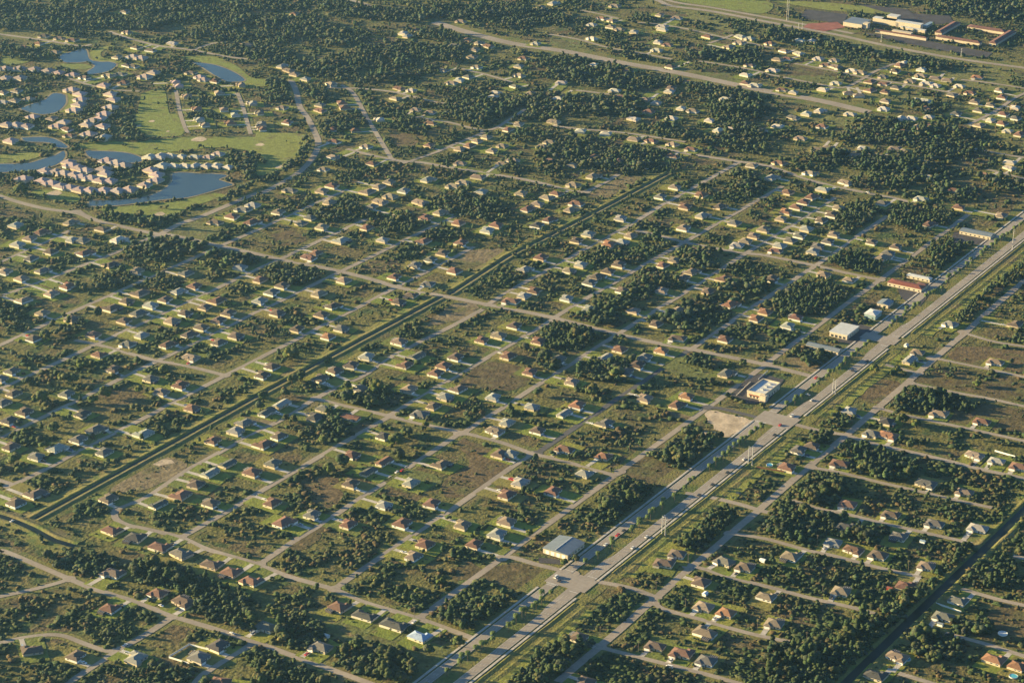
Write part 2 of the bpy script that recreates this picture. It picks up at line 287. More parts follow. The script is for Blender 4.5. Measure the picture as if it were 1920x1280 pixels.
WOODS = """
trees below the metallic blue roofed house|520,1165 560,1140 600,1170 612,1200 560,1215 530,1200
dense grove at the bottom centre|625,1225 650,1205 720,1205 770,1235 790,1260 760,1280 640,1255
grove left of the bottom left crossing street|75,1050 110,1030 200,1035 235,1060 210,1080 160,1075
long wood behind the bottom row houses|245,1055 262,1040 300,1055 400,1080 470,1110 475,1180 400,1165 365,1150 365,1115 250,1085
grove behind the white fenced yard|260,1250 290,1240 400,1262 400,1290 260,1290
wood at the bottom left of the centre|480,1215 540,1235 600,1262 625,1290 470,1290
wood beside the boulevard end at bottom|815,1150 850,1130 920,1120 960,1105 975,1110 950,1140 905,1180 860,1178
grove beside the construction lot|1220,850 1285,812 1370,822 1365,835 1310,880 1260,872
wood left of the boulevard below the field|1120,930 1165,895 1255,912 1260,922 1205,955 1190,970 1140,985 1110,970
wood right of the boulevard beside the twin poles|1255,1000 1285,965 1330,950 1390,960 1370,990 1340,1020 1290,1030 1255,1020
wood right of the boulevard at bottom edge|960,1250 1000,1220 1080,1190 1120,1200 1085,1235 1030,1280 960,1290
wood along the left bank of the right canal|1440,1190 1565,1210 1615,1150 1690,1120 1765,1075 1815,1020 1840,1012 1805,1047 1685,1172 1622,1235 1590,1290 1440,1290
grove behind the tan houses beyond right canal|1705,1185 1760,1180 1810,1195 1810,1230 1740,1235 1700,1215
small grove right of the white fence|1780,1160 1860,1165 1865,1190 1800,1188
wood beyond the right canal|1812,1080 1885,1035 1905,1055 1905,1100 1840,1100
wood around the dark roofed house right|1440,960 1500,955 1560,965 1640,985 1650,1020 1600,1005 1540,1000 1520,1020 1440,1005
grove at the right street corner|1490,915 1540,880 1580,890 1585,925 1560,945 1500,940
long wood below the long right street|1575,840 1620,830 1710,860 1735,880 1690,908 1615,890 1580,882
wood above the two right hand houses|1678,740 1705,728 1770,735 1815,750 1850,752 1815,770 1752,770 1705,775 1680,760
grove beside the boulevard junction|1537,770 1570,762 1602,780 1620,795 1590,805 1545,790
trees behind the small brown roofed house|1485,805 1560,810 1565,820 1540,832 1505,825
trees on the canal bank by twin poles|1425,850 1472,832 1487,842 1470,860 1435,872
tall wood right of the boulevard top|1790,582 1820,535 1830,515 1875,480 1930,440 1930,520 1865,540 1830,570 1822,607 1797,605
tall wood left of the boulevard top|1745,460 1760,440 1830,450 1850,460 1820,480 1777,500 1750,512 1740,495
wood above the red roofed plaza|1575,470 1635,480 1657,495 1647,515 1590,505 1555,500 1547,485
wood left of the flat cream building|1455,550 1515,520 1552,520 1590,545 1597,560 1560,590 1465,585
grove beside the bright lawn rows|1565,420 1580,385 1625,375 1652,395 1627,415 1590,435
wood above the long grey shop|1665,415 1677,392 1752,390 1790,397 1777,420 1735,422 1720,437
grove in front of the long cream building|1495,668 1512,657 1557,660 1580,675 1557,687 1520,685
grove left of the brown field corner|1280,668 1335,672 1340,688 1295,685
dense oaks behind the orange gabled house|597,810 605,770 635,770 655,790 655,815 620,820
oaks above the middle crossing street|630,742 660,735 700,720 730,745 725,765 680,755 640,755
dark grove left of the tan house rows|1075,695 1110,670 1185,667 1172,715 1135,712 1085,705
dark trees above the orange roofed house|1002,665 1055,670 1065,690 1020,692
dark wood below the main crossing street|1010,615 1050,600 1090,610 1125,630 1110,650 1020,650
corner scrub wood at the bottom right|1520,1225 1570,1215 1600,1230 1560,1290 1500,1290
""" 
FARW = """1590,320 1640,300 1720,310 1790,330 1850,330 1950,345 1950,395 1850,388 1780,375 1760,360 1700,360 1640,355 1600,345
1560,262 1590,240 1645,207 1677,220 1680,232 1740,232 1790,242 1865,255 1877,275 1815,290 1777,300 1735,297 1690,270 1615,265
1477,300 1560,280 1620,285 1690,285 1780,300 1780,330 1600,330 1560,320 1500,310
1110,475 1130,455 1185,460 1190,442 1235,440 1270,460 1235,477 1200,490 1160,492 1112,490
1270,470 1335,460 1380,475 1385,490 1350,510 1305,505 1280,490
1165,535 1210,500 1255,510 1275,525 1247,537 1225,560 1185,565
1120,565 1150,545 1190,567 1175,590 1160,610 1110,610 1085,590
1310,560 1360,525 1430,520 1440,545 1385,565 1345,560 1310,595 1320,610 1305,625 1275,615 1240,590
697,415 700,400 755,390 780,420 785,437 730,440
790,430 865,420 885,445 805,445
800,382 830,355 885,347 895,365 955,387 955,415 885,410 865,400 817,390
590,392 630,372 680,387 692,400 630,410 600,415
487,500 555,495 617,510 605,520 567,537 500,527
230,475 250,450 350,450 390,462 337,490 300,500 250,482
140,525 190,510 225,495 245,525 195,540 140,540
265,535 312,505 362,515 425,508 375,532 320,540 287,552
360,492 400,475 475,480 475,495 400,502
-10,560 35,570 50,600 25,620 -10,615
87,610 162,595 155,625 100,627
15,655 50,650 140,645 162,652 100,682 25,672
480,20 560,35 650,45 850,60 880,90 850,130 790,140 700,155 600,145 530,120 480,115 400,80 300,55 140,50 140,15 300,10
-10,5 130,10 130,58 60,55 -10,55
-10,85 60,85 110,100 100,130 -10,100
560,-5 700,15 960,5 960,55 870,50 760,40 650,30
130,-5 480,-5 560,10 480,25 300,12 130,12
1030,110 1065,100 1130,112 1165,115 1210,130 1255,142 1285,140 1270,160 1170,170 1100,160 985,140
960,180 1010,172 1110,182 1160,175 1205,185 1190,215 1165,240 1085,235 1035,225 960,225
1285,150 1335,150 1372,165 1405,162 1430,195 1435,225 1335,225 1330,200 1292,180
1165,245 1195,222 1240,227 1285,240 1335,237 1385,225 1440,250 1440,290 1330,272 1235,255
930,320 960,250 1040,250 1150,270 1230,285 1180,305 1000,320
830,200 880,165 955,185 960,215 905,235 830,220
600,215 680,210 692,235 610,250
570,160 612,155 610,190 570,185
500,150 542,150 542,192 500,190
745,210 787,215 795,237 815,255 755,245
1727,-5 1950,-5 1950,40 1790,28 1740,15
1440,50 1620,90 1790,120 1760,133 1720,130 1650,110 1550,90 1440,75
1140,90 1220,85 1235,110 1150,105
1260,100 1430,90 1435,125 1310,112
960,10 1060,25 1060,45 960,45
1170,20 1235,30 1230,45 1170,42
565,262 585,262 575,295 540,322 480,348 420,378 330,408 300,420 270,415 330,405 400,380 470,345 530,318 560,290
170,397 290,412 310,418 290,425 200,415 165,405
430,300 480,285 500,300 480,315 470,335 440,330
225,240 250,235 270,255 260,262 235,262
150,260 200,255 215,262 160,268
1110,300 1225,285 1250,290 1210,320 1150,330
1340,320 1400,318 1440,340 1400,370 1350,350
1690,190 1760,180 1790,205 1730,215"""
SOLO = """480 640 1050,740,14 1135,680,12 1065,845,13 500,745,11 650,910,15 545,960,12 540,140,8 270,120,16 330,260,11 270,290,11 900,360,14 680,335,11 985,370,8 225,570,8 280,590,9 1270,620,7 60,410,10 220,390,9 30,490,11
0 640 210,300,10 480,290,12 545,290,11 300,440,14 320,770,13 400,660,12 185,680,8 100,910,16 790,400,13 700,440,10 1230,210,10 1790,380,9 1040,360,9 620,180,12 1040,510,7 1190,640,7
960 640 780,255,16 90,60,12 250,120,13 330,160,10 190,385,11 600,380,14 1420,350,7 1730,160,8 1500,300,8 820,1060,8 1560,700,8
480 960 140,740,8 1380,510,10 1210,580,8 1190,640,9 940,600,7 900,490,7 1520,980,13 1300,1030,12
0 320 160,160,13 805,300,11 1050,340,10 1240,660,6 1185,720,6 1240,720,8 740,1070,10 340,1240,11
1440 640 210,80,9 800,210,9 960,215,9 1570,310,9 1010,590,12 1110,620,10 1060,780,9
960 960 390,370,8 480,340,8 250,150,7 130,150,8"""
HOUSES = """0 960 4 830,125,r 1010,180,d 1190,250,r 1350,300,g 1580,380,b 1730,440,r 1890,500,r 840,450,b 1185,595,r 1375,660,b 820,710,r 240,1020,b 570,1060,b 1010,1080,l 1640,985,d 1490,1075,g 1660,1270,r
480 960 4 210,65,r 690,80,r 1100,70,r 1540,80,t 1880,60,t 1810,150,l 1270,230,r 1180,320,t 1640,225,r 620,700,r 810,765,D 1030,835,D 1220,920,m 490,1000,g 80,850,g 440,10,g
960 960 4 1240,300,b 1145,365,b 1600,360,g 1750,400,b 1420,515,b 1440,695,t 1610,740,o 1450,890,t 1080,990,b 1270,1050,r 1460,1100,g 500,925,b 550,1270,b 1900,620,t
1440 960 4 490,215,l 640,270,r 830,310,b 1190,390,t 170,320,t 590,95,d 920,10,b 980,170,g 1580,110,l 1030,545,r 550,580,t 40,630,t 50,820,t 1420,650,g 1320,770,g 970,1070,t 1690,1090,o 1870,1140,o 800,1210,d 1255,75,g
0 640 4 90,210,g 10,270,g 100,380,b 20,450,g 190,520,b 70,580,d 80,780,b 30,680,d 740,90,r 1130,270,g 1360,320,r 1210,370,t 500,380,g 610,530,d 1440,490,r 720,650,g 590,720,g 1080,680,l 430,790,l 780,820,g 270,850,g 120,1200,b 270,1130,b 1260,15,r 960,10,g 1430,110,t 860,200,b 1640,0,b 1840,600,g 1780,665,l 1600,730,r 1710,905,D 1580,975,L 1470,1060,b 1360,1140,r 1190,1210,D 820,1170,b 1580,1200,b 1890,970,r
480 640 4 120,180,b 40,240,b 830,100,l 1210,100,G 715,165,b 1120,165,r 590,210,b 490,270,b 780,345,g 1150,345,t 1350,225,r 1410,170,r 1500,105,b 190,460,L 80,520,G 510,495,g 440,560,d 710,560,O 1420,405,l 1520,345,b 1330,475,b 1230,535,g 1780,405,l 170,700,b 60,760,r 130,900,g 720,840,r 960,890,R 840,965,D 720,1055,b 1160,1050,l 1390,910,b 960,1215,l 1320,1200,r 120,1200,r 370,1260,g 1790,660,t 1880,600,l 1830,830,b 1880,1140,r 1890,100,r 960,700,d 1100,0,t
960 640 4 140,220,r 440,290,t 810,50,r 700,110,L 1120,60,o 1000,105,g 940,165,B 390,130,g 860,215,g 150,480,l 490,465,o 390,530,L 700,600,g 190,655,b 400,800,r 690,850,o 540,980,l 60,1050,l 310,1110,r 990,415,t 1310,400,o 1240,465,r 1610,230,g 30,840,l
1440 640 4 1120,75,t 1060,130,L 1710,145,t 1280,535,t 1610,590,r 610,510,l 890,590,d 780,680,g 900,695,o 330,770,b 1550,840,t 1720,885,l 1890,930,r 540,910,r 170,940,r 230,800,g 1480,1120,t 1180,1060,g 600,1210,r
0 320 4 120,400,l 530,380,t 760,430,b 310,455,r 220,500,t 130,545,l 380,600,b 540,510,l 890,510,w 640,610,r 230,650,g 620,515,g 320,740,g 830,695,b 1030,745,t 160,800,t 30,745,t 500,855,r 380,910,t 180,960,t 320,1055,t 540,1105,b 1050,910,b 950,970,b 840,1020,b 1130,1000,l 1040,1060,g 930,1115,b 1290,1120,t 1390,1060,b 1240,955,b 1340,895,l 1460,855,r 1395,760,g 1800,715,l 700,1220,r 1060,1225,l 1420,1220,b 1510,1165,b 1640,1110,b 1720,1060,b 1530,1010,b 1630,965,r 1770,1230,b 250,1250,b 1620,380,b 1740,335,r 1820,285,g 1900,250,l 1890,380,r
480 320 4 260,140,g 170,300,t 410,345,g 530,225,t 570,105,r 500,145,t 1000,75,t 920,115,t 840,150,t 1110,140,l 1010,185,t 930,225,t 870,260,g 1230,230,t 1290,60,l 1560,80,t 1480,110,t 1660,40,t 1690,150,l 1280,345,r 1385,305,t 1520,385,r 1800,400,r 1740,440,l 340,385,g 500,415,t 640,515,l 830,420,r 950,510,l 1260,520,r 1540,530,r 1410,610,b 1310,655,g 1200,700,g 450,610,r 380,650,r 1040,785,r 1490,745,r 1290,840,g 660,815,t 200,850,b 120,900,g 470,915,t 580,1005,b 1160,925,b 1070,975,b 30,965,l 160,1060,b 490,1070,b 310,1175,b 640,1175,g 540,1235,o 1050,1260,b 1900,980,r 1820,1225,t 1700,1260,r 30,810,r
960 320 4 610,35,t 450,105,t 330,165,r 260,195,t 190,240,t 490,240,r 440,285,t 120,280,r 70,160,t 280,360,r 190,400,d 820,350,l 580,470,l 490,515,b 890,480,t 830,525,l 720,540,o 220,640,r 510,695,l 430,740,t 100,730,l 640,785,b 720,745,b 810,695,b 590,830,g 830,890,b 1130,700,r 1210,660,t 1130,890,t 1290,790,b 1350,750,t 1220,115,t 1140,190,g 1420,175,r 1290,260,r 1560,260,b 1430,330,l 1290,420,t 1670,385,g 1380,585,b 1690,550,l 1820,480,t 1750,520,t 1890,430,t 1470,895,b 1590,800,r 1640,995,o 1830,1100,o 1240,1040,t 580,1030,l 910,1040,t 1080,1140,b 1240,1250,b 1600,1255,r 90,930,l 160,890,r 470,960,l 20,1150,b 190,1265,r 1900,1050,o
1440 320 4 580,80,t 410,135,l 150,155,r 330,190,r 270,225,r 210,265,r 140,300,o 100,350,t 530,270,t 470,320,b 400,365,b 290,430,l 230,475,g 500,470,t 170,515,g 90,555,l 50,600,r 450,520,g 770,525,b 960,560,b 900,610,g 380,560,g 340,595,l 860,645,t 420,770,t 610,810,t 30,800,b 20,1050,t 210,1090,r 150,1150,l 860,235,g 1150,205,l 1430,265,r 1750,330,t 1210,395,r 1860,1140,b 1370,1140,l 1220,45,w 1400,140,r 1630,25,r 290,20,t 30,45,l"""
FARH = """0 240 8 370,750,p 490,770,p 640,780,p 780,820,p 910,860,p 1050,880,p 1190,910,p 1340,920,p 1560,920,p 1760,930,p 680,630,p 840,645,p 960,670,p 1110,690,p 1230,720,p 1370,740,p 1500,770,p 1650,780,p 1030,500,p 1080,550,p 1180,590,p 1290,620,p 1580,670,p 1860,550,p 1750,510,p 1620,480,p 1550,610,p 1380,600,p
200 240 8 650,420,w 810,410,w 960,400,w 1120,410,w 1320,420,w 840,550,w 1010,550,w 1180,550,w 1330,550,w 1500,550,w 1660,555,w 1820,570,w 1530,420,p 1680,370,p 660,620,p 750,690,p 740,770,p 570,840,p 340,910,p
0 0 4 40,510,p 150,510,p 260,515,p 360,525,p 440,540,p 550,555,p 40,580,p 150,580,p 20,685,t 130,675,t 110,745,t 220,735,t 30,760,l 540,670,p 600,700,p 610,740,p 590,780,p 560,820,p 930,615,r 780,635,p 830,700,p 850,740,p 830,800,p 790,850,p 750,880,p 700,900,p 650,930,p 770,940,p 480,910,p 430,940,p 500,960,r 520,1010,r 670,1000,p 250,870,p 200,940,p 120,930,p 50,930,p 390,880,t 80,1050,p 990,610,t 640,575,b 1150,540,p 1090,570,p 810,560,t 900,550,g 1060,430,p 1000,420,p 1130,370,b 1100,425,p 880,420,t 950,480,b 1000,490,b 1020,350,b 1320,610,p 1430,540,b 1500,570,p 1480,530,t 1530,590,p 1620,600,r 1340,640,p 1810,630,t 1640,690,t 1480,810,r 1680,815,t 1500,890,l 1540,930,t 1730,915,r 1890,770,l 1830,850,l 1400,715,t 540,295,r 330,265,b 290,320,o 180,350,r 450,280,b 1290,320,w 920,245,t 940,80,t 1850,330,t 410,385,t 780,1025,w 620,940,t
480 0 4 290,95,r 200,490,l 240,520,t 290,550,t 370,585,l 1780,75,t 1540,155,t 1110,245,w 1200,220,r 1140,265,l 1590,295,r 1670,315,t 1740,340,r 1640,365,t 1620,420,t 1490,335,g 1400,520,t 1660,495,t 1530,595,w 1470,615,t 1590,570,g 1070,655,r 1170,670,w 1800,690,w 1780,720,w 1040,730,t 1200,815,t 1310,835,t 640,765,r 660,800,r 480,780,g 480,820,r 200,800,t 30,840,g 930,890,w 1310,915,r 740,970,r 580,960,r 240,910,r 40,925,g 50,960,r 590,1055,r 830,1090,t 1890,965,r 1730,1020,t 1660,1050,t 1300,1080,r 1600,1085,r 1530,1110,t 1770,1120,t 1850,1085,t 870,1220,r 580,1170,t 510,1260,t 1530,1220,t 1850,1220,t 600,620,t
960 0 4 310,20,w 220,50,t 770,40,t 680,130,r 750,150,t 600,180,w 740,195,t 810,215,t 920,235,w 600,285,w 180,320,w 90,430,r 50,490,l 60,560,t 370,615,w 20,640,g 140,695,t 620,480,w 870,530,r 1100,310,w 1090,370,w 1170,330,r 1110,105,t 1150,180,w 1240,130,t 1130,215,w 1470,270,r 1710,270,w 1770,290,w 1710,315,t 1630,345,t 1190,495,b 1330,610,o 1750,555,w 1750,615,r 1820,635,w 1770,490,b 350,735,w 410,715,r 750,690,w 840,710,r 1000,740,t 1080,765,w 1200,655,b 1180,680,w 1600,735,w 1270,805,w 1200,880,w 1030,830,r 910,885,w 1480,895,w 1360,825,t 1640,960,w 1550,970,w 1880,975,t 50,925,t 300,915,t 530,955,w 700,995,w 910,1035,t 1050,1050,r 1110,1060,w 1180,1085,t 1340,1115,r 1210,1165,r 1830,1210,t 800,1200,r 620,1170,r 290,1195,r 450,1230,t 290,1060,t 230,1090,t 10,1195,t
1440 0 4 240,300,w 330,300,w 20,320,r 120,375,t 230,395,w 70,440,t 150,435,r 380,435,w 500,445,t 420,490,r 480,505,t 620,530,w 690,540,t 20,530,w 510,620,w 410,665,w 110,665,r 190,685,w 600,690,t 680,710,t 770,605,r 870,620,r 960,650,g 770,670,r 880,680,r 860,570,g 970,480,r 1020,465,w 1150,515,w 950,525,b 1150,560,t 1250,580,t 1340,595,t 1060,605,t 1180,625,w 1250,640,w 1440,640,w 1560,590,o 1390,700,g 1520,690,r 1740,670,t 1780,725,r 1550,755,t 1680,780,t 1850,800,w 1580,820,g 1770,850,r 1410,845,g 1670,895,w 1860,880,g 1590,930,t 1760,920,r 1800,975,w 1890,1000,r 1180,750,w 1110,745,w 880,750,t 1190,805,r 1210,870,w 1000,880,w 1080,880,w 870,810,w 390,825,w 290,845,w 620,850,w 70,940,w 190,875,g 410,940,r 250,1030,t 1120,945,t 1220,940,r 1020,980,r 450,1100,t 370,1110,t 700,1125,w 650,1155,t 950,1110,t 1020,1125,t 1810,1210,w 1810,1250,w 30,1235,r"""
CARS = """1165,1005,red pickup 1137,1021,white car 1168,994,dark car 1212,1006,white car 1187,1027,white car 1060,1092,dark car 1042,1081,white van 1255,1250,white van 235,1209,white car 435,1187,white car 302,1135,white car 332,1141,dark car 472,1181,silver car 22,977,white car 754,882,red car 744,885,white car 1385,925,dark car 1365,886,dark car 1396,861,white car 1339,909,dark car 1311,928,dark car 1532,709,red truck 1475,777,white truck 1455,795,red car 1455,816,dark car 1600,695,dark car 1626,677,dark car 1508,747,white car 776,1166,white car 755,1035,white car 575,1226,red car 1627,361,white car 1146,801,white van 1515,740,silver car 1350,860,silver car 1237,966,silver car 1700,572,dark car 1735,548,silver car"""
PYL = """1241,1001,966 1247,1003,968 1403,869,836 1410,872,836 1561,737,710 1566,740,712 1898,467,432 1475,38,-8 1478,38,-8 1497,54,44 1504,55,44 1652,79,65 1802,106,92"""
POLES = "1532,1022 1703,1070 1542,1117 1512,1205 1680,1267 1197,1222 1125,1195 1290,1057 1230,1110 1285,1142 1420,1180 777,1157 360,885 1312,1027 1180,850 1594,795 460,1025"
# ---------------------------------------------------------------- setting: ground
mb = MB(); R0 = 6400.0; mb.poly([(-R0, -R0, 0), (R0, -R0, 0), (R0, R0, 0), (-R0, R0, 0)])
tag(mb.build('ground', [M['ground']]), 'flat scrubby ground under the whole suburb', 'ground', kind='structure')

def catmull(P, n=6):
    if len(P) < 3: return P
    Q = [P[0]]+P+[P[-1]]; out = []
    for i in range(1, len(Q)-2):
        p0, p1, p2, p3 = (np.array(q) for q in Q[i-1:i+3])
        for k in range(n):
            t = k/n; out.append(tuple(.5*((2*p1)+(-p0+p2)*t+(2*p0-5*p1+4*p2-p3)*t*t+(-p0+3*p1-3*p2+p3)*t**3)))
    out.append(tuple(P[-1])); return out
def straighten(P):
    A = np.array(P); c = A.mean(0); u = np.linalg.svd(A-c)[2][0]; t = (A-c)@u; off = (A-c)-np.outer(t, u)
    return [tuple(p) for p in (c+np.outer(t, u)+off*.25)]
def ribbon(mb, P, w, z, mi=0, off=0.0, wob=0.0):
    P = np.array(P); n = len(P); L = []; Rr = []
    for i in range(n):
        d = P[min(i+1, n-1)]-P[max(i-1, 0)]; d = d/np.linalg.norm(d); nn = np.array([-d[1], d[0]])
        a = w/2+(random.uniform(-wob, wob) if wob else 0); b = w/2+(random.uniform(-wob, wob) if wob else 0)
        L.append(P[i]+nn*(off+a)); Rr.append(P[i]+nn*(off-b))
    b0 = len(mb.v); mb.v += [(*p, z) for p in L]+[(*p, z) for p in Rr]
    for i in range(n-1): mb.f.append((b0+n+i, b0+n+i+1, b0+i+1, b0+i)); mb.m.append(mi); mb.c.append(mb.col)
def resample(P, step):
    P = np.array(P); d = np.r_[0, np.cumsum(np.linalg.norm(np.diff(P, axis=0), axis=1))]; k = max(2, int(d[-1]/step)+1); t = np.linspace(0, d[-1], k)
    return [(np.interp(s, d, P[:, 0]), np.interp(s, d, P[:, 1])) for s in t]
def disc(mb, c, r, z, n=20):
    mb.poly([(c[0]+r*math.cos(2*math.pi*k/n), c[1]+r*math.sin(2*math.pi*k/n), z) for k in range(n)])
ROAD = {}
for ln in ROADS.strip().split('\n'):
    i, ph, wd, st, ps = ln.split('|'); P = pts(ps)
    P = straighten(P) if st == 's' else P
    ROAD[i] = dict(ph=ph, w=float(wd), P=catmull(P, 5), ends=(P[0], P[-1]))
BLP = straighten(pts(BL)); BRP = straighten(pts(BR))
_ym = np.mean([p[1] for p in BRP]); BRP = [(p[0], _ym) for p in BRP]; _yl = np.mean([p[1] for p in BLP]); _yl = max(_yl, _ym+25); BLP = [(p[0], _yl) for p in BLP]
print('boulevard', _ym, _yl)
SEG = []
for k, r in ROAD.items():
    P = np.array(r['P']); SEG += [(P[i], P[i+1], k, i) for i in range(len(P)-1)]
SA = np.array([s[0] for s in SEG]); SB_ = np.array([s[1] for s in SEG]); SK = [s[2] for s in SEG]
def nearest(p, skip=()):
    p = np.array(p); d = SB_-SA; t = np.clip(((p-SA)*d).sum(1)/np.maximum((d*d).sum(1), 1e-6), 0, 1); q = SA+d*t[:, None]; r = np.linalg.norm(p-q, axis=1)
    for i in np.argsort(r)[:60]:
        if SK[i] not in skip: return r[i], q[i], SK[i], d[i]/np.linalg.norm(d[i])
    return 1e9, p, None, np.array([1., 0])
vg, rd, nr, hw = MB(), MB(), MB(), MB()
zi = 0
for k, r in ROAD.items():
    zi += 1; z = .20+zi*.005; b = nr if k in ('A4b', 'M1') else rd
    pv = resample(r['P'], 9)
    ribbon(vg, pv, r['w']+(13 if r['w'] > 6 else 9), .03+zi*.002, wob=1.6)
    if k[0] == 'H': b = hw; ribbon(vg, pv, r['w']+40, .025+zi*.002, wob=4)
    ribbon(b, r['P'], r['w'], z)
    for e in r['ends']:
        dd, q, kk, _ = nearest(e, (k,))
        if dd < 14: disc(b, tuple((np.array(e)+q)/2), 6.2, z+.0022)
tag(vg.build('road_verge', [M['verge']]), 'mown grass verges beside the streets', 'verge', kind='structure')
tag(rd.build('road', [M['road']]), 'worn pale asphalt residential streets', 'road', kind='structure')
tag(nr.build('road', [M['newroad']]), 'darker newer asphalt streets near the white roofed shop', 'road', kind='structure')
tag(hw.build('highway', [M['road']]), 'wide pale highways across the top', 'road', kind='structure')
# boulevard: two carriageways, median, pavements with kerb edge, paint, swale
md = MB(); cx = [p[0] for p in BLP]; X0, X1 = min(cx)-60, max(cx)+120
JX = [G(1077, 1092)[0], G(1465, 790)[0], G(1670, 640)[0]]
ribbon(md, [(x, (_yl+_ym)/2) for x in np.linspace(X0, X1, 120)], (_yl-_ym)+44, .19, wob=1.5)
tag(md.build('median_lawn', [M['verge']]), 'grass median and verges of the boulevard', 'verge', kind='structure')
bl = MB(); ribbon(bl, [(X0, _yl), (X1, _yl)], 9.4, .62); ribbon(bl, [(X0, _ym), (X1, _ym)], 9.6, .625)
for j, wj in zip(JX, (26, 30, 20)):
    bl.poly([(j-wj/2, _ym-9, .63), (j+wj/2, _ym-9, .63), (j+wj/2, _yl+9, .63), (j-wj/2, _yl+9, .63)])
    for s in (-1, 1): bl.poly([(j+s*wj/2, _ym+4.6, .634), (j+s*(wj/2+55), _ym+4.6, .634), (j+s*(wj/2+40), _ym+7.6, .634), (j+s*wj/2, _ym+8.4, .634)][::s])
tag(bl.build('boulevard', [M['blvd']]), 'two wide carriageways of the tree lined boulevard', 'road', kind='structure')
pm = MB()
def clear(x): return all(abs(x-j) > 18 for j in JX)
for y in (_yl, _ym):
    for o in (-1.5, 1.5):
        x = X0
        while x < X1:
            if clear(x): pm.poly([(x, y+o-.1, .64), (x+3, y+o-.1, .64), (x+3, y+o+.1, .64), (x, y+o+.1, .64)])
            x += 12
    for o in (-4.4, 4.4):
        x = X0
        while x < X1:
            if clear(x+10): pm.poly([(x, y+o-.12, .641), (x+20, y+o-.12, .641), (x+20, y+o+.12, .641), (x, y+o+.12, .641)])
            x += 20
for j in JX:
    for s in (-1, 1):
        for y in (_yl, _ym): pm.poly([(j+s*17, y-4.6, .642), (j+s*17+.6, y-4.6, .642), (j+s*17+.6, y+4.6, .642), (j+s*17, y+4.6, .642)])
    for k in range(9):
        pm.poly([(j-15, _yl-6+k*1.4, .643), (j-12.5, _yl-6+k*1.4, .643), (j-12.5, _yl-5.4+k*1.4, .643), (j-15, _yl-5.4+k*1.4, .643)])
tag(pm.build('road_markings', [M['paint']]), 'white painted lane lines and crossings on the boulevard', 'road marking', kind='structure')
sw = MB()
for y in (_yl+8.0, _ym-7.6):
    xs = np.arange(X0, X1, 20)
    for x in xs:
        if all(abs(x+10-j) > 22 for j in JX): sw.box(x, x+20, y-1.1, y+1.1, .1, .70)
tag(sw.build('pavement', [M['concrete']]), 'pale concrete footpaths along both sides of the boulevard', 'pavement', kind='structure')
# shaded bank of the drainage swale right of the boulevard
_e = sorted([X0]+[j+s*34 for j in JX for s in (-1, 1)]+[X1])
SWP = [(a, c) for a, c in zip(_e[::2], _e[1::2])]
# ---------------------------------------------------------------- canals: raised grassy banks and dark water
def profile(P, prof, name, m, label, cat):
    b = MB(); P = np.array(resample(P, 12)); n = len(P); N_ = []
    for i in range(n):
        d = P[min(i+1, n-1)]-P[max(i-1, 0)]; d /= np.linalg.norm(d); N_.append((-d[1], d[0]))
    N_ = np.array(N_); k = len(prof); V = []
    for i in range(n):
        for (o, z) in prof:
            jit = random.uniform(-.5, .5) if z > 0.2 else 0
            q = P[i]+N_[i]*(o+jit); V.append((q[0], q[1], z))
    F = [(i*k+j, i*k+j+1, (i+1)*k+j+1, (i+1)*k+j) for i in range(n-1) for j in range(k-1)]
    b.faces(V, [f[::-1] for f in F]); return tag(b.build(name, [m]), label, cat, kind='structure')
for a, c in SWP:
    if c-a > 30: profile([(c, _ym), (a, _ym)], [(10.0, .22), (11.8, 1.0), (16.5, .12), (19.5, .15), (22, .6), (28, .1)], 'swale_bank', M['verge'], 'grassy drainage bank right of the boulevard', 'bank')
sv = MB(); sv.col = (.21, .22, .045)
for a, c in SWP:
    if c-a > 30:
        xs = resample([(a+4, _ym-31), (c-4, _ym-31)], 14); ribbon(sv, xs, 9, .31, wob=1.6)
tag(sv.build('mown_strip', [M['lawn']]), 'bright mown strip beyond the drainage bank', 'grass', kind='structure')
CN = straighten(pts(CANAL)); CN2 = pts(CANAL2); RC = straighten(pts(RCANAL)); CN3 = pts(CANAL3)
for P, l in ((CN, 'the long canal'), (CN2, 'the upper canal'), (RC, 'the right hand canal'), (CN3, 'the short canal at the left edge')):
    hwid = 1.8 if P is CN else 1.6 if P is CN2 else 3.0 if P is CN3 else 4.2
    profile(P, [(hwid+15, .05), (hwid+7, .7), (hwid+4, 1.5), (hwid+2.5, 1.5), (hwid, .2)], 'canal_bank', M['verge'], 'grassy left bank of '+l, 'canal bank')
    profile(P, [(-hwid, .2), (-hwid-2.5, 1.5), (-hwid-4.5, 1.5), (-hwid-8, .6), (-hwid-17, .05)], 'canal_bank', M['verge'], 'grassy right bank of '+l, 'canal bank')
    b = MB(); ribbon(b, resample(P, 15), 2*hwid+.6, .24); tag(b.build('canal_water', [M['canal']]), 'dark still water of '+l, 'water', kind='structure')
    if P is CN or P is CN2:
        b = MB(); ribbon(b, resample(P, 10), 1.1, 1.53, off=-hwid-3.4, wob=.3); tag(b.build('lit_bank_track', [M['rim']]), 'pale track coloured as the sunlit bank of '+l, 'lit_bank_track', kind='structure')  # pale strip: sunlight on the bank edge put into its colour
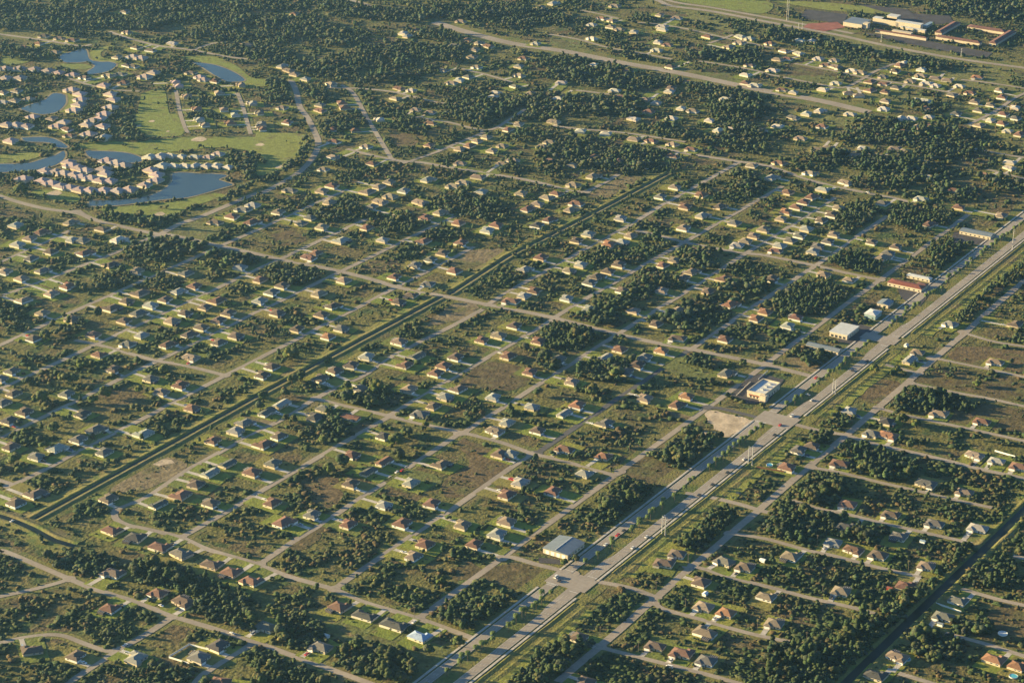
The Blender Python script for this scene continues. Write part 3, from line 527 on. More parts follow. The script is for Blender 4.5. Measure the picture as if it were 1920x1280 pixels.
# ---------------------------------------------------------------- ponds, fairways, fields, paved lots
def rough(P, amp=2.0, step=9):
    P = np.array(resample(list(P)+[P[0]], step))[:-1]; return [(x+random.uniform(-amp, amp), y+random.uniform(-amp, amp)) for x, y in P]
def patch(mb, P, z): mb.poly([(x, y, z) for x, y in P][::(1 if area(P) > 0 else -1)])
def area(P):
    P = np.array(P); return .5*np.sum(P[:, 0]*np.roll(P[:, 1], -1)-np.roll(P[:, 0], -1)*P[:, 1])
def grow(P, d):
    P = np.array(P); s = 1 if area(P) > 0 else -1; T = np.roll(P, -1, 0)-np.roll(P, 1, 0); T /= np.linalg.norm(T, axis=1)[:, None]
    return P+np.c_[T[:, 1], -T[:, 0]]*d*s
POLY = {'water': [], 'golf': [], 'field': [], 'paved': []}
gf = MB()
for i, g in enumerate(GOLF):
    P = pts(g); P = catmull(P+[P[0]], 4)[:-1]; POLY['golf'].append(P); gf.col = random.choice([(.18, .21, .045), (.20, .22, .05), (.17, .20, .05)]); patch(gf, P, .30+i*.01)
tag(gf.build('golf_fairway', [M['lawn']]), 'bright mown golf fairways and playing fields', 'grass', kind='structure')
bk = MB(); v = list(map(float, BUNK.replace(',', ' ').split()))
for i in range(0, len(v), 4):
    c = G(v[i], v[i+1]); r = v[i+2]/2*1.0
    bk.poly([(c[0]+r*math.cos(t)*(1+.2*math.sin(3*t))*.9, c[1]+r*math.sin(t)*(1+.2*math.cos(2*t)), .5) for t in np.linspace(0, 2*math.pi, 22)[:-1]])
tag(bk.build('sand_bunker', [M['sand']]), 'pale sand bunkers on the fairways', 'bunker', kind='structure')
for n_, (ph, ps) in enumerate(WATER.items()):
    P = pts(ps); P = catmull(P+[P[0]], 4)[:-1]; POLY['water'].append(P)
    b = MB(); patch(b, grow(P, 3.2), .50+n_*.004); tag(b.build('shore', [M['rim']]), 'dry sandy rim of the '+ph, 'shore', kind='structure')
    b = MB(); patch(b, P, .56+n_*.004); tag(b.build('lake_water', [M['lake']]), 'blue water of the '+ph, 'water', kind='structure')
fd, sd, tm, ct = MB(), MB(), MB(), MB()
FC = {'y': [(.15, .155, .05)], 'b': [(.105, .080, .040), (.12, .088, .044), (.10, .080, .036)], 't': [(.19, .15, .085), (.17, .135, .07)], 'g': [(.12, .135, .04), (.14, .145, .05)]}
fi = 0
for k, L_ in FIELD.items():
    for g in L_:
        fi += 1; P = rough(catmull((lambda q: q+[q[0]])(pts(g)), 3)[:-1], 2.2, 8); POLY['paved' if k in 'ac' else 'field'].append(P) if k != 'y' else None
        if k in FC: fd.col = FC[k][-1] if 'y' in k else random.choice(FC[k]); patch(fd, P, .16+fi*.002)
        elif k == 's': patch(sd, P, .27+fi*.002)
        elif k == 'a': patch(tm, pts(g), .29+fi*.003)
        else: patch(ct, pts(g), .5)
tag(fd.build('open_field', [M['field']]), 'open brown and green fields of rough growth', 'field', kind='structure')
tag(sd.build('bare_sand', [M['sand']]), 'patches of bare pale sand', 'sand', kind='structure')
tag(tm.build('parking_area', [M['tarmac']]), 'dark tarmac parking areas', 'parking', kind='structure')
tag(ct.build('sports_court', [M['court']]), 'red surfaced court at the school', 'court', kind='structure')

# ---------------------------------------------------------------- houses
RC_ = dict(r=(.205, .110, .076), o=(.29, .145, .078), R=(.23, .12, .08), O=(.26, .12, .07), b=(.15, .112, .085), B=(.12, .08, .06), t=(.27, .21, .15), g=(.16, .155, .135), G=(.17, .17, .14), l=(.30, .30, .27), L=(.30, .30, .27), d=(.085, .08, .078), D=(.10, .105, .095), m=(.30, .42, .55), w=(.50, .46, .38), p=(.44, .33, .30))
RN = dict(r='rust red', o='orange', R='dull red', O='orange', b='brown', B='dark brown', t='tan', g='grey', G='grey', l='pale grey', L='pale grey', d='dark', D='charcoal', m='metallic blue', w='whitish', p='pink')
WC = [(.50, .43, .31), (.56, .52, .43), (.60, .58, .54), (.48, .40, .29), (.53, .47, .36)]
def hip(mb, x0, x1, y0, y1, z0, pitch, ov, gable=False, mi=0, th=.22):
    x0 -= ov; x1 += ov; y0 -= ov; y1 += ov; W_, D_ = x1-x0, y1-y0; h = min(W_, D_)/2*pitch
    zb, zt = z0-th*.4, z0+th*.6
    B = [(x0, y0), (x1, y0), (x1, y1), (x0, y1)]
    if W_ >= D_: ins = .05 if gable else D_/2; R_ = [(x0+ins, (y0+y1)/2, zt+h), (x1-ins, (y0+y1)/2, zt+h)]
    else: ins = .05 if gable else W_/2; R_ = [((x0+x1)/2, y0+ins, zt+h), ((x0+x1)/2, y1-ins, zt+h)]
    P = [(*p, zb) for p in B]+[(*p, zt) for p in B]+R_
    F = [(3, 2, 1, 0)]+[(i, (i+1) % 4, 4+(i+1) % 4, 4+i) for i in range(4)]
    if W_ >= D_: F += [(4, 5, 9, 8), (5, 6, 9), (6, 7, 8, 9), (7, 4, 8)]
    else: F += [(4, 5, 8), (5, 6, 9, 8), (6, 7, 9), (7, 4, 8, 9)]
    mb.faces(P, F, mi); return zt+h
VAR = []  # front is -y; each: list of (x0,x1,y0,y1), gable flag, garage x-centre
for (rects, gb) in [
 ([(-9, 8, -5.5, 6), (-9.01, -2.5, -8.6, 0)], False), ([(-9.5, 9.5, -5, 6.5), (3, 9.52, -8.8, 0), (-4, 1, -6.2, 0)], False),
 ([(-7.5, 7.5, -6.5, 6.5), (-7.52, -1.2, -9, 0)], False), ([(-9.5, 9.5, -4.6, 4.6), (3.6, 9.53, -6.3, 0)], True),
 ([(-8.5, 8.5, -4, 7), (-8.52, -2.2, -8, 0), (2.5, 8.52, 0, 9.8)], False), ([(-11.5, 11.5, -5.5, 5.5), (-11.52, -5.5, -8, 0), (5.5, 11.52, -8.01, 0)], False)]:
    wl, rf = MB(), MB(); gx = (rects[1][0]+rects[1][1])/2; gy = rects[1][2]
    for i, (a, b_, c, d) in enumerate(rects):
        wl.box(a, b_, c, d, 0, 2.75+i*.003); hip(rf, a, b_, c, d, 2.78-i*.01, .42 if not gb else .34, .62+i*.003, gb and i == 0)
    a, b_, c, d = rects[0]
    cx_ = (a+b_)/2+.8*(2 if gx < 0 else -2)
    rf.tube((cx_, 2.2, 3.5), (cx_, 2.2, 5.2+.2), .16, .16, 6); rf.box(cx_-3.2, cx_-2.6, 1.2, 1.8, 3.5, 5.3)
    gd = MB(); gd.box(gx-2.5, gx+2.5, gy-.05, gy+.06, .02, 2.25)
    for k in range(1, 4): gd.box(gx-2.4, gx+2.4, gy-.075, gy-.04, k*.55, k*.55+.05)
    dr = MB(); dx = 2.0 if gx < 0 else -2.6; dy = c if gb or True else c
    yf = min([q[2] for q in rects if q[0] <= dx <= q[1]]); dr.box(dx-.5, dx+.5, yf-.06, yf+.05, .05, 2.15)
    pc = MB(); rr = rects[0]; px0 = rr[0]+1 if gx > 0 else rr[1]-8; py0 = max(q[3] for q in rects if q[0] <= px0+3 <= q[1]); pc.box(px0, px0+7, py0+.02, py0+4.2, 0, 2.45)
    for kk in range(5): pc.box(px0+kk*1.72, px0+kk*1.72+.1, py0+.02, py0+4.25, 2.45, 2.56, 1)
    ws = []
    def win(x, y, axis, w_=1.7):
        m = MB()
        if axis == 'y':
            s = -1 if y < 0 else 1; m.box(x-w_/2-.12, x+w_/2+.12, min(y, y+s*.05), max(y, y+s*.05), .8, 2.3, 1); m.box(x-w_/2, x+w_/2, min(y, y+s*.075), max(y, y+s*.075), .92, 2.18, 0); m.box(x-.04, x+.04, min(y, y+s*.09), max(y, y+s*.09), .92, 2.18, 1)
        else:
            s = -1 if x < 0 else 1; m.box(min(x, x+s*.05), max(x, x+s*.05), y-w_/2-.12, y+w_/2+.12, .8, 2.3, 1); m.box(min(x, x+s*.075), max(x, x+s*.075), y-w_/2, y+w_/2, .92, 2.18, 0); m.box(min(x, x+s*.09), max(x, x+s*.09), y-.04, y+.04, .92, 2.18, 1)
        ws.append(m.mesh('window', [M['glass'], M['white']]))
    win(dx+(3.2 if gx < 0 else -3), min(q[2] for q in rects if q[0] <= dx+(3.2 if gx < 0 else -3) <= q[1]), 'y')
    win(a, 2.4, 'x'); win(b_, -1.5 if gx < 0 else 2.5, 'x'); win(a+3, d if len(rects) < 3 or rects[2][3] < 1 else d, 'y', 2.4); win(-1.0, d, 'y', 2.0)
    VAR.append(dict(wall=wl.mesh('wall', [M['wall']]), roof=rf.mesh('roof', [M['roof']]), garage=gd.mesh('garage_door', [M['white']]), door=dr.mesh('front_door', [M['door']]), porch=pc.mesh('screen_porch', [M['tarmac'], M['white']]), win=ws, gx=gx, gy=gy, rects=rects, gb=gb))
HS = []
for si, src in enumerate((HOUSES, FARH)):
    for ln in src.strip().split('\n'):
        ox, oy, sc, rest = ln.split(' ', 3)
        for t in rest.split():
            a, b_, c = t.split(','); px, py = float(ox)+float(a)/float(sc), float(oy)+float(b_)/float(sc)
            x, y = G(px, py, 4.0)
            if all((x-h['x'])**2+(y-h['y'])**2 > 13**2 for h in HS): HS.append(dict(x=x, y=y, c=c, px=px, py=py, far=si))
print('houses traced', len(HS))
NOROAD = ('H1', 'H2', 'H3', 'G1', 'B4w')
lw, dw = MB(), MB()
for i, h in enumerate(HS):
    d, q, k, u = nearest((h['x'], h['y']), NOROAD); p = np.array([h['x'], h['y']])
    h['est'] = h['px'] < 320 and 180 < h['py'] < 390 or (h['px'] < 330 and h['py'] < 300 and h['c'] == 'p')
    if h['est'] or d > 52: h['road'] = None; n = np.array([0, -1.]) if random.random() < .5 else np.array([-1., 0]); u = np.array([-n[1], n[0]])
    else:
        n = (q-p)/max(d, 1e-3); n = n-u*np.dot(n, u); n /= np.linalg.norm(n); h['road'] = k
        lim = ROAD[k]['w']/2+12.5
        if d < lim: p = p-n*(lim-d); d = lim
        h['x'], h['y'] = p
    h['n'], h['u'], h['d'] = n, u, d
    h['rot'] = math.atan2(n[1], n[0])+math.pi/2
    h['pp'] = ppm(h['x'], h['y'])
    h['v'] = {'L': 3, 'O': 3, 'R': 3, 'D': 3, 'G': 3}.get(h['c'], random.choice([0, 1, 2, 0, 2, 4]) if h['c'] not in 'p' else 2)
    if h['c'] == 'D' and h['py'] > 1100: h['v'] = 5
    h['s'] = random.uniform(.93, 1.08)*(.98 if not h['far'] else .92)*(1.25 if h['c'] in 'pw' and h['est'] else 1)
    h['wc'] = random.choice(WC)
    c = RC_[h['c']]; f = random.uniform(.82, 1.16)*.82; g_ = sum(c)/3; c = tuple(.85*q+.15*g_ for q in c); h['rc'] = tuple(min(.9, x*f*random.uniform(.96, 1.04)) for x in c)
    # lot lawn
    if h['est']: W_, fr, bk_ = 17, 14, 14
    else: W_, fr, bk_ = random.uniform(23, 27), (d-2 if h['road'] else 14), random.uniform(15, 21)
    un = np.array([u[0], u[1]]); C_ = [p+un*(-W_/2)+n*fr, p+un*(W_/2)+n*fr, p+un*(W_/2)-n*bk_, p-un*(W_/2)-n*bk_]
    if h['v'] != 3 or True:
        g = random.choice([(.19, .215, .036), (.165, .20, .034), (.215, .215, .042), (.14, .165, .036), (.20, .18, .05)]); lw.col = g
        P = [(c_[0]+random.uniform(-1, 1), c_[1]+random.uniform(-1, 1)) for c_ in C_]
        patch(lw, P, .34+(i % 40)*.003); h['lot'] = P
    if h['road']:
        v = VAR[h['v']]; cr, sr_ = math.cos(h['rot']), math.sin(h['rot'])
        def L2W(lx, ly): lx *= h['s']; ly *= h['s']; return (h['x']+cr*lx-sr_*ly, h['y']+sr_*lx+cr*ly)
        yR = -(d-ROAD[h['road']]['w']/2+1.0)/h['s']; gx, gy = v['gx'], v['gy']
        P = [L2W(gx-2.6, gy+.2), L2W(gx+2.6, gy+.2), L2W(gx+2.3, yR+1.5), L2W(gx+3.2, yR), L2W(gx-3.2, yR), L2W(gx-2.3, yR+1.5)]
        dw.col = (1, 1, 1); patch(dw, P, .185+(i % 20)*.003+.28)
        if random.random() < .5: patch(dw, [L2W(gx+(3 if gx < 0 else -3), gy+1), L2W(gx+(6 if gx < 0 else -6), gy+1), L2W(gx+(6 if gx < 0 else -6), gy-.4), L2W(gx+(3 if gx < 0 else -3), gy-.4)], .545)
tag(lw.build('lawn', [M['lawn']]), 'mown lawns around the houses', 'lawn', kind='structure')
tag(dw.build('driveway', [M['concrete']]), 'pale concrete driveways of the houses', 'driveway', kind='structure')
HS.sort(key=lambda h: -h['pp'])
ORD = ['zeroth', 'first', 'second', 'third', 'fourth', 'fifth', 'sixth', 'seventh', 'eighth', 'ninth', 'tenth', 'eleventh', 'twelfth', 'thirteenth', 'fourteenth', 'fifteenth', 'sixteenth', 'seventeenth', 'eighteenth', 'nineteenth', 'twentieth']
NEAR = [h for h in HS if PX(h['x'], h['y'])[0] > -12][:298]
by = {}
for h in NEAR:
    if h['road']:
        s = 'left' if h['n'][1]*1.0+h['n'][0]*-.6 < 0 else 'right'
        if abs(h['n'][0]) > abs(h['n'][1]): s = 'upper' if h['n'][0] < 0 else 'lower'
        by.setdefault((h['road'], s), []).append(h)
for (k, s), L_ in by.items():
    ax = s in ('left', 'right'); L_.sort(key=lambda h: PX(h['x'], h['y'])[0])
    for i, h in enumerate(L_):
        same = [g for g in L_ if RN[g['c']] == RN[h['c']]]; j = same.index(h)
        ph = ROAD[k]['ph']
        if len(same) == 1: h['lab'] = f"only {RN[h['c']]} roofed house, {s} side of {ph}"
        else: h['lab'] = f"{ORD[j+1] if j < 20 else 'last'} {RN[h['c']]} roofed house from left, {s} side of {ph}"
def short(s):
    for a, c in ((' roofed house from left', ' roofed house'), ('the ', ''), (' right of boulevard', ' by boulevard'), (' side of', ' side,')):
        if len(s.split()) <= 16: return s
        s = s.replace(a, c)
    return ' '.join(s.split()[:16])
for i, h in enumerate(NEAR):
    px, py = PX(h['x'], h['y'])
    if 'lab' not in h:
        d, q, k, u = nearest((h['x'], h['y'])); h['lab'] = f"{RN[h['c']]} roofed house set back from the {ROAD[k]['ph']}"
    h['lab'] = short(h['lab'])
    t = empty('house', (h['x'], h['y'], .4), h['rot']); t.scale = (h['s'],)*3
    tag(t, h['lab'], 'house', 'houses along the residential streets'); v = VAR[h['v']]
    link('wall', v['wall'], t, h['wc']); link('roof', v['roof'], t, h['rc']); link('garage_door', v['garage'], t)
    if h['v'] in (1, 2, 5) and i % 2: link('screen_porch', v['porch'], t)
    if i < 190:
        link('front_door', v['door'], t)
        for wm in v['win']: link('window', wm, t)
# the farther houses: one mesh
fh = MB()
for h in [h for h in HS if h not in NEAR]:
    v = VAR[h['v']]; cr, sr_ = math.cos(h['rot']), math.sin(h['rot']); s = h['s']; b = MB()
    b.col = h['wc']
    for i, (a, b_, c, d) in enumerate(v['rects']): b.box(a, b_, c, d, 0, 2.75+i*.003)
    b.col = h['rc']
    for i, (a, b_, c, d) in enumerate(v['rects']): hip(b, a, b_, c, d, 2.78-i*.01, .42, .62+i*.003, v['gb'] and i == 0)
    n0 = len(fh.v); fh.v += [(h['x']+s*(cr*x-sr_*y), h['y']+s*(sr_*x+cr*y), .5+z*s) for x, y, z in b.v]; fh.f += [tuple(n0+q for q in f) for f in b.f]; fh.m += b.m; fh.c += b.c
tag(fh.build('distant_houses', [M['far']]), 'hundreds of small distant houses in the upper half', 'houses', kind='stuff')
print('near', len(NEAR), 'far', len(HS)-len(NEAR))

# ---------------------------------------------------------------- larger buildings
SPEC = []
def bldg(px, py, z, Lx, Ly, rz=0, name='building', label='', cat='building'):
    x, y = G(px, py, z); t = empty(name, (x, y, .42), rz); tag(t, label, cat); SPEC.append((x, y, Lx/2+4, Ly/2+4)); return t
def winrow(t, side, n, L, off, z0=1.0, z1=2.4, w_=2.0, m=None):
    for k in range(n):
        c = -L/2+(k+.5)*L/n; b = MB()
        if side in 'sn': s = -1 if side == 's' else 1; y = s*off; b.box(c-w_/2, c+w_/2, min(y, y+s*.06), max(y, y+s*.06), z0, z1)
        else: s = -1 if side == 'w' else 1; x = s*off; b.box(min(x, x+s*.06), max(x, x+s*.06), c-w_/2, c+w_/2, z0, z1)
        b.build('window', [m or M['glass']], t)
t = bldg(1057, 1021, 6, 32, 28, 0, 'metal_hall', 'wide hall with a shallow grey blue metal roof left of the boulevard', 'hall')
b = MB(); b.box(-15.5, 15.5, -13.5, 13.5, 0, 5.2); b.build('wall', [M['cream']], t)
b = MB(); hip(b, -15.5, 15.5, -13.5, 13.5, 5.25, .13, .7, True); r = b.build('roof', [M['metalgrey']], t)
b = MB(); b.box(-16, 16, -.35, .35, 7.1, 7.35); b.build('ridge_cap', [M['paleroof']], r)
b = MB()
for k in range(4):
    b = MB(); b.box(-15.6, -15.48, -11+k*6, -7.5+k*6, .1, 4.0); b.build('roller_door', [M['white']], t)
winrow(t, 's', 5, 28, 13.5, 1.2, 2.8)
t = bldg(1432, 726, 7, 38, 22, 0, 'shop', 'white roofed shop with cream parapet walls beside the boulevard', 'shop')
b = MB(); b.box(-19, 19, -10.5, 10.5, 0, 6.3); b.build('wall', [M['cream']], t)
b = MB(); b.box(-18.6, 18.6, -10.1, 10.1, 6.3, 6.5); b.build('roof', [M['paleroof']], t)
b = MB()
for (a, c, d, e) in ((-19.3, 19.3, 9.9, 10.8), (-19.3, 19.3, -10.8, -9.9), (-19.3, -18.4, -9.9, 9.9), (18.4, 19.3, -9.9, 9.9)): b.box(a, c, d, e, 6.0, 7.9)
b.build('parapet', [M['cream']], t)
b = MB(); b.box(-23, -16, -13.5, -6, 0.02, 7.2); b.build('corner_tower', [M['cream']], t)
b = MB(); b.box(-19.8, -19.0, -5, 8, 3.0, 4.2); b.build('awning', [M['redroof']], t)
for k in range(3): b = MB(); b.box(-8+k*9, -5+k*9, -3, 0, 6.5, 7.9); b.build('roof_unit', [M['steel']], t)
winrow(t, 'w', 4, 16, 19, .6, 2.8); winrow(t, 's', 5, 30, 10.5, .6, 2.8)
t = bldg(1583, 617, 6, 34, 23, 0, 'flat_building', 'square building with a flat cream roof left of the boulevard')
b = MB(); b.box(-16, 16, -11, 11, 0, 5.6); b.build('wall', [M['cream']], t)
b = MB(); b.box(-16.6, 16.6, -11.6, 11.6, 5.6, 6.3); b.build('roof', [M['paleroof']], t); winrow(t, 'w', 4, 20, 16, .5, 3.2, 3.2); winrow(t, 's', 5, 30, 11)
t = bldg(1545, 650, 4, 11, 40, 0, 'long_building', 'long low cream building behind the dark grove')
b = MB(); b.box(-5.5, 5.5, -20, 20, 0, 3.2); b.build('wall', [M['cream']], t)
b = MB(); hip(b, -5.5, 5.5, -20, 20, 3.22, .3, .6, True); b.build('roof', [M['metalgrey']], t); winrow(t, 'w', 8, 38, 5.5, 1, 2.4, 1.6)
for (px, py, lx, ly, hh, rm, wm, nm, lb) in [
 (1700, 533, 14, 44, 4.5, 'redroof', 'cream', 'plaza_building', 'red roofed roadside plaza building left of the boulevard'),
 (1678, 530, 8, 14, 3.6, 'redroof', 'cream', 'plaza_building', 'small red roofed wing at the plaza corner'),
 (1724, 519, 8, 30, 3.6, 'paleroof', 'cream', 'canopy_building', 'pale roofed canopy building behind the red plaza'),
 (1730, 533, 7, 12, 4, 'brick', 'cream', 'kiosk', 'small brown roofed kiosk beside the red plaza'),
 (1637, 586, 18, 14, 5.5, 'paleroof', 'teal', 'workshop', 'pale roofed workshop with teal walls near the boulevard'),
 (1660, 567, 16, 14, 4, 'metalgrey', 'cream', 'storehouse', 'grey roofed storehouse below the red plaza'),
 (1832, 436, 14, 42, 4.2, 'metalgrey', 'cream', 'roadside_shop', 'long grey roofed shop at the top of the boulevard')]:
    t = bldg(px, py, hh, lx, ly, 0, nm, lb)
    b = MB(); b.box(-lx/2, lx/2, -ly/2, ly/2, 0, hh); b.build('wall', [M[wm]], t)
    b = MB(); hip(b, -lx/2, lx/2, -ly/2, ly/2, hh+.03, .2, .7, rm == 'metalgrey'); b.build('roof', [M[rm]], t); winrow(t, 'w', max(2, int(ly/6)), ly, lx/2, .8, 2.4)
SCH = [(1692, 41, 12, 70, 0, 'cream', 'paleroof', 'tall cream school hall'), (1660, 36, 12, 40, 0, 'cream', 'paleroof', 'cream school wing left of the hall'), (1607, 40, 36, 34, 0, 'cream', 'metalgrey', 'white school building with stepped roofs'), (1625, 44, 10, 8, 0, 'cream', 'cream', 'cream school stair tower'),
 (1690, 64, 6, 90, 0, 'cream', 'brick', 'long low red roofed school block'), (1692, 60, 8, 34, 0, 'cream', 'cream', 'cream classroom trailer block'), (1712, 54, 6, 44, 0, 'cream', 'paleroof', 'long white classroom block'),
 (1777, 52, 80, 12, 0, 'cream', 'brick', 'red roofed wing left of the courtyard'), (1798, 74, 12, 76, 0, 'cream', 'brick', 'red roofed wing below the courtyard'), (1851, 54, 14, 64, 0, 'cream', 'brick', 'red roofed wing behind the courtyard'), (1880, 70, 90, 12, 0, 'cream', 'brick', 'red roofed wing right of the courtyard'), (1676, 30, 16, 18, 0, 'cream', 'paleroof', 'pale upper block of the school'), (1740, 46, 30, 6, 0, 'teal', 'metalblue', 'blue roofed walkway of the school')]
for i, (px, py, lx, ly, rz, wm, rm, lb) in enumerate(SCH):
    hh = 9 if 'hall' in lb or 'tower' in lb else 7 if i in (1, 2, 11) else 4.5
    t = bldg(px, py, hh, lx, ly, rz, 'school_block', lb, 'school')
    b = MB(); b.box(-lx/2, lx/2, -ly/2, ly/2, 0, hh); b.build('wall', [M[wm]], t)
    b = MB()
    if rm == 'brick': hip(b, -lx/2, lx/2, -ly/2, ly/2, hh+.03, .3, .9)
    else: b.box(-lx/2-.4, lx/2+.4, -ly/2-.4, ly/2+.4, hh, hh+.5)
    b.build('roof', [M[rm]], t)
# ---------------------------------------------------------------- fences, pools, sheds, poles, cars
def fence(P, h_, m, label, name='fence'):
    P = [G(*p) for p in P]; t = empty(name, (*P[0], .5)); tag(t, label, 'fence'); o = P[0]; pn, po = MB(), MB()
    for a, c in zip(P, P[1:]):
        a, c = np.array(a), np.array(c); d = c-a; L_ = np.linalg.norm(d); d /= L_; n = np.array([-d[1], d[0]])*.06
        q = [a-n-o, c-n-o, c+n-o, a+n-o]; pn.faces([(*k, .1) for k in q]+[(*k, h_) for k in q], [(3, 2, 1, 0), (4, 5, 6, 7), (0, 1, 5, 4), (1, 2, 6, 5), (2, 3, 7, 6), (3, 0, 4, 7)])
        for s in np.arange(0, L_+.1, 2.6):
            k = a+d*s-o; po.box(k[0]-.09, k[0]+.09, k[1]-.09, k[1]+.09, 0, h_+.15)
    pn.build('panel', [m], t); po.build('posts', [m], t)
fence([(317, 1233), (355, 1210), (405, 1223)], 1.9, M['white'], 'white vinyl fence along the back of the fenced yard')
fence([(317, 1234), (355, 1246)], 1.9, M['white'], 'white vinyl fence along the near side of the fenced yard')
fence([(1755, 1133), (1802, 1149)], 1.9, M['white'], 'white fence between two houses beyond the right canal')
fence([(1865, 847), (1903, 858)], 1.9, M['white'], 'white fence behind the pale house at the right edge')
fence([(1418, 877), (1470, 886)], 1.8, M['fencewood'], 'red brown board fence near the twin poles')
fence([(1381, 742), (1407, 717)], 1.2, M['white'], 'white rail fence left of the white roofed shop')
fence([(1422, 712), (1440, 696)], 1.2, M['white'], 'white rail fence behind the white roofed shop')
fence([(1710, 148), (1735, 153)], 2.0, M['white'], 'white fence in the far right suburb')
fence([(898, 86), (922, 91)], 2.4, M['white'], 'white wall beside the wide highway')
for (px, py, r, lb, rim) in [(1900, 1269, 3.6, 'round above ground pool behind the orange roofed house', 'steel'), (1443, 873, 3.2, 'small round pool beside the red board fence', 'white'), (1880, 1189, 4, 'round pale trampoline on the brown lot', 'white'), (1700, 1237, 3.4, 'oval pool beside the tan house by the canal', 'concrete')]:
    x, y = G(px, py); t = empty('pool', (x, y, .5)); tag(t, lb, 'pool'); b = MB(); N_ = 20
    for k in range(N_):
        a0, a1 = 2*math.pi*k/N_, 2*math.pi*(k+1)/N_
        P = [(rr*math.cos(a), rr*math.sin(a), z) for z in (0, 1.1) for rr in (r, r+.3) for a in (a0, a1)]
        b.faces(P, [(1, 0, 4, 5), (2, 3, 7, 6), (4, 6, 7, 5)])
    b.build('rim', [M[rim]], t); b = MB(); disc(b, (0, 0), r, .9); b.build('water', [M['pool'] if 'pool' in lb[:26] else M['paleroof']], t)
for (px, py, c, lb) in [(1430, 1053, 'white', 'white shed right of the brown roofed houses'), (1668, 1106, 'redroof', 'small shed with red end beside the orange roofed house'), (1763, 1173, 'metalgrey', 'grey shed below the tan house by the canal'), (1699, 650, 'paleroof', 'pale shed above the two storey house'), (1322, 1116, 'white', 'white shed behind the orange roofed house'), (612, 1195, 'paleroof', 'white tarpaulin shelter above the green roofed house'), (1730, 1018, 'metalblue', 'blue shed on the dark clearing')]:
    x, y = G(px, py); t = empty('shed', (x, y, .4), random.choice((0, 1.57))); tag(t, lb, 'shed'); b = MB(); b.box(-2.6, 2.6, -1.9, 1.9, 0, 2.2); b.build('wall', [M['white'] if c != 'redroof' else M['red']], t)
    b = MB(); hip(b, -2.6, 2.6, -1.9, 1.9, 2.23, .4, .3, True); b.build('roof', [M[c]], t); b = MB(); b.box(-.6, .6, -1.96, -1.88, .05, 1.9); b.build('door', [M['door']], t)
PLN = {0: 'left pole of the nearest twin steel poles', 1: 'right pole of the nearest twin steel poles', 2: 'left pole of the second twin steel poles', 3: 'right pole of the second twin steel poles', 4: 'left pole of the third twin steel poles', 5: 'right pole of the third twin steel poles', 6: 'tall pole at the top of the boulevard', 7: 'left tall pole beside the far sports field', 8: 'right tall pole beside the far sports field', 9: 'left slim pole by the school highway', 10: 'right slim pole by the school highway', 11: 'slim pole at the school parking edge', 12: 'tall pole below the school courtyard'}
for i, t_ in enumerate(PYL.split()):
    px, yb = t_.split(',')[:2]; q = list(map(float, t_.split(','))) if t_.count(',') == 2 else None
    if q is None: continue
    px, yb, yt = q; x, y = G(px, yb); s = FPX/math.dist((x, y, 0), CAMP); hh = (yb-yt)/(s*math.cos(PITCH+.0)); hh = min(hh, 42)
    t = empty('steel_pole', (x, y, .3)); tag(t, PLN.get(i, 'tall pole'), 'power pole', 'white steel power poles'); b = MB()
    b.tube((0, 0, 0), (0, 0, hh), .42, .24, 10); b.build('mast', [M['steel']], t); b = MB(); b.box(-.8, .8, -.8, .8, -.2, .5); b.build('footing', [M['concrete']], t)
    for k in range(3):
        b = MB(); zz = hh-1-k*2.6; b.tube((0, 0, zz), (0, -2.2, zz+.5), .12, .07, 6); b.build('arm', [M['steel']], t)
POLP = []
for i, t_ in enumerate(POLES.split()):
    px, py = map(float, t_.split(',')); x, y = G(px, py); d, q, k, u = nearest((x, y)); t = empty('utility_pole', (x, y, .1)); POLP.append((x, y))
    tag(t, f"wooden utility pole beside the {ROAD[k]['ph']}", 'utility pole', 'wooden utility poles'); b = MB(); b.tube((0, 0, 0), (0, 0, 11.5), .2, .13, 8); b.build('pole', [M['wood']], t)
    b = MB(); b.box(-.08, .08, -1.2, 1.2, 10.4, 10.6); ca = b.build('crossarm', [M['wood']], t)
    for s in (-1, 0, 1): b = MB(); b.tube((0, s, 10.6), (0, s, 10.85), .07, .05, 6); b.build('insulator', [M['steel']], ca)
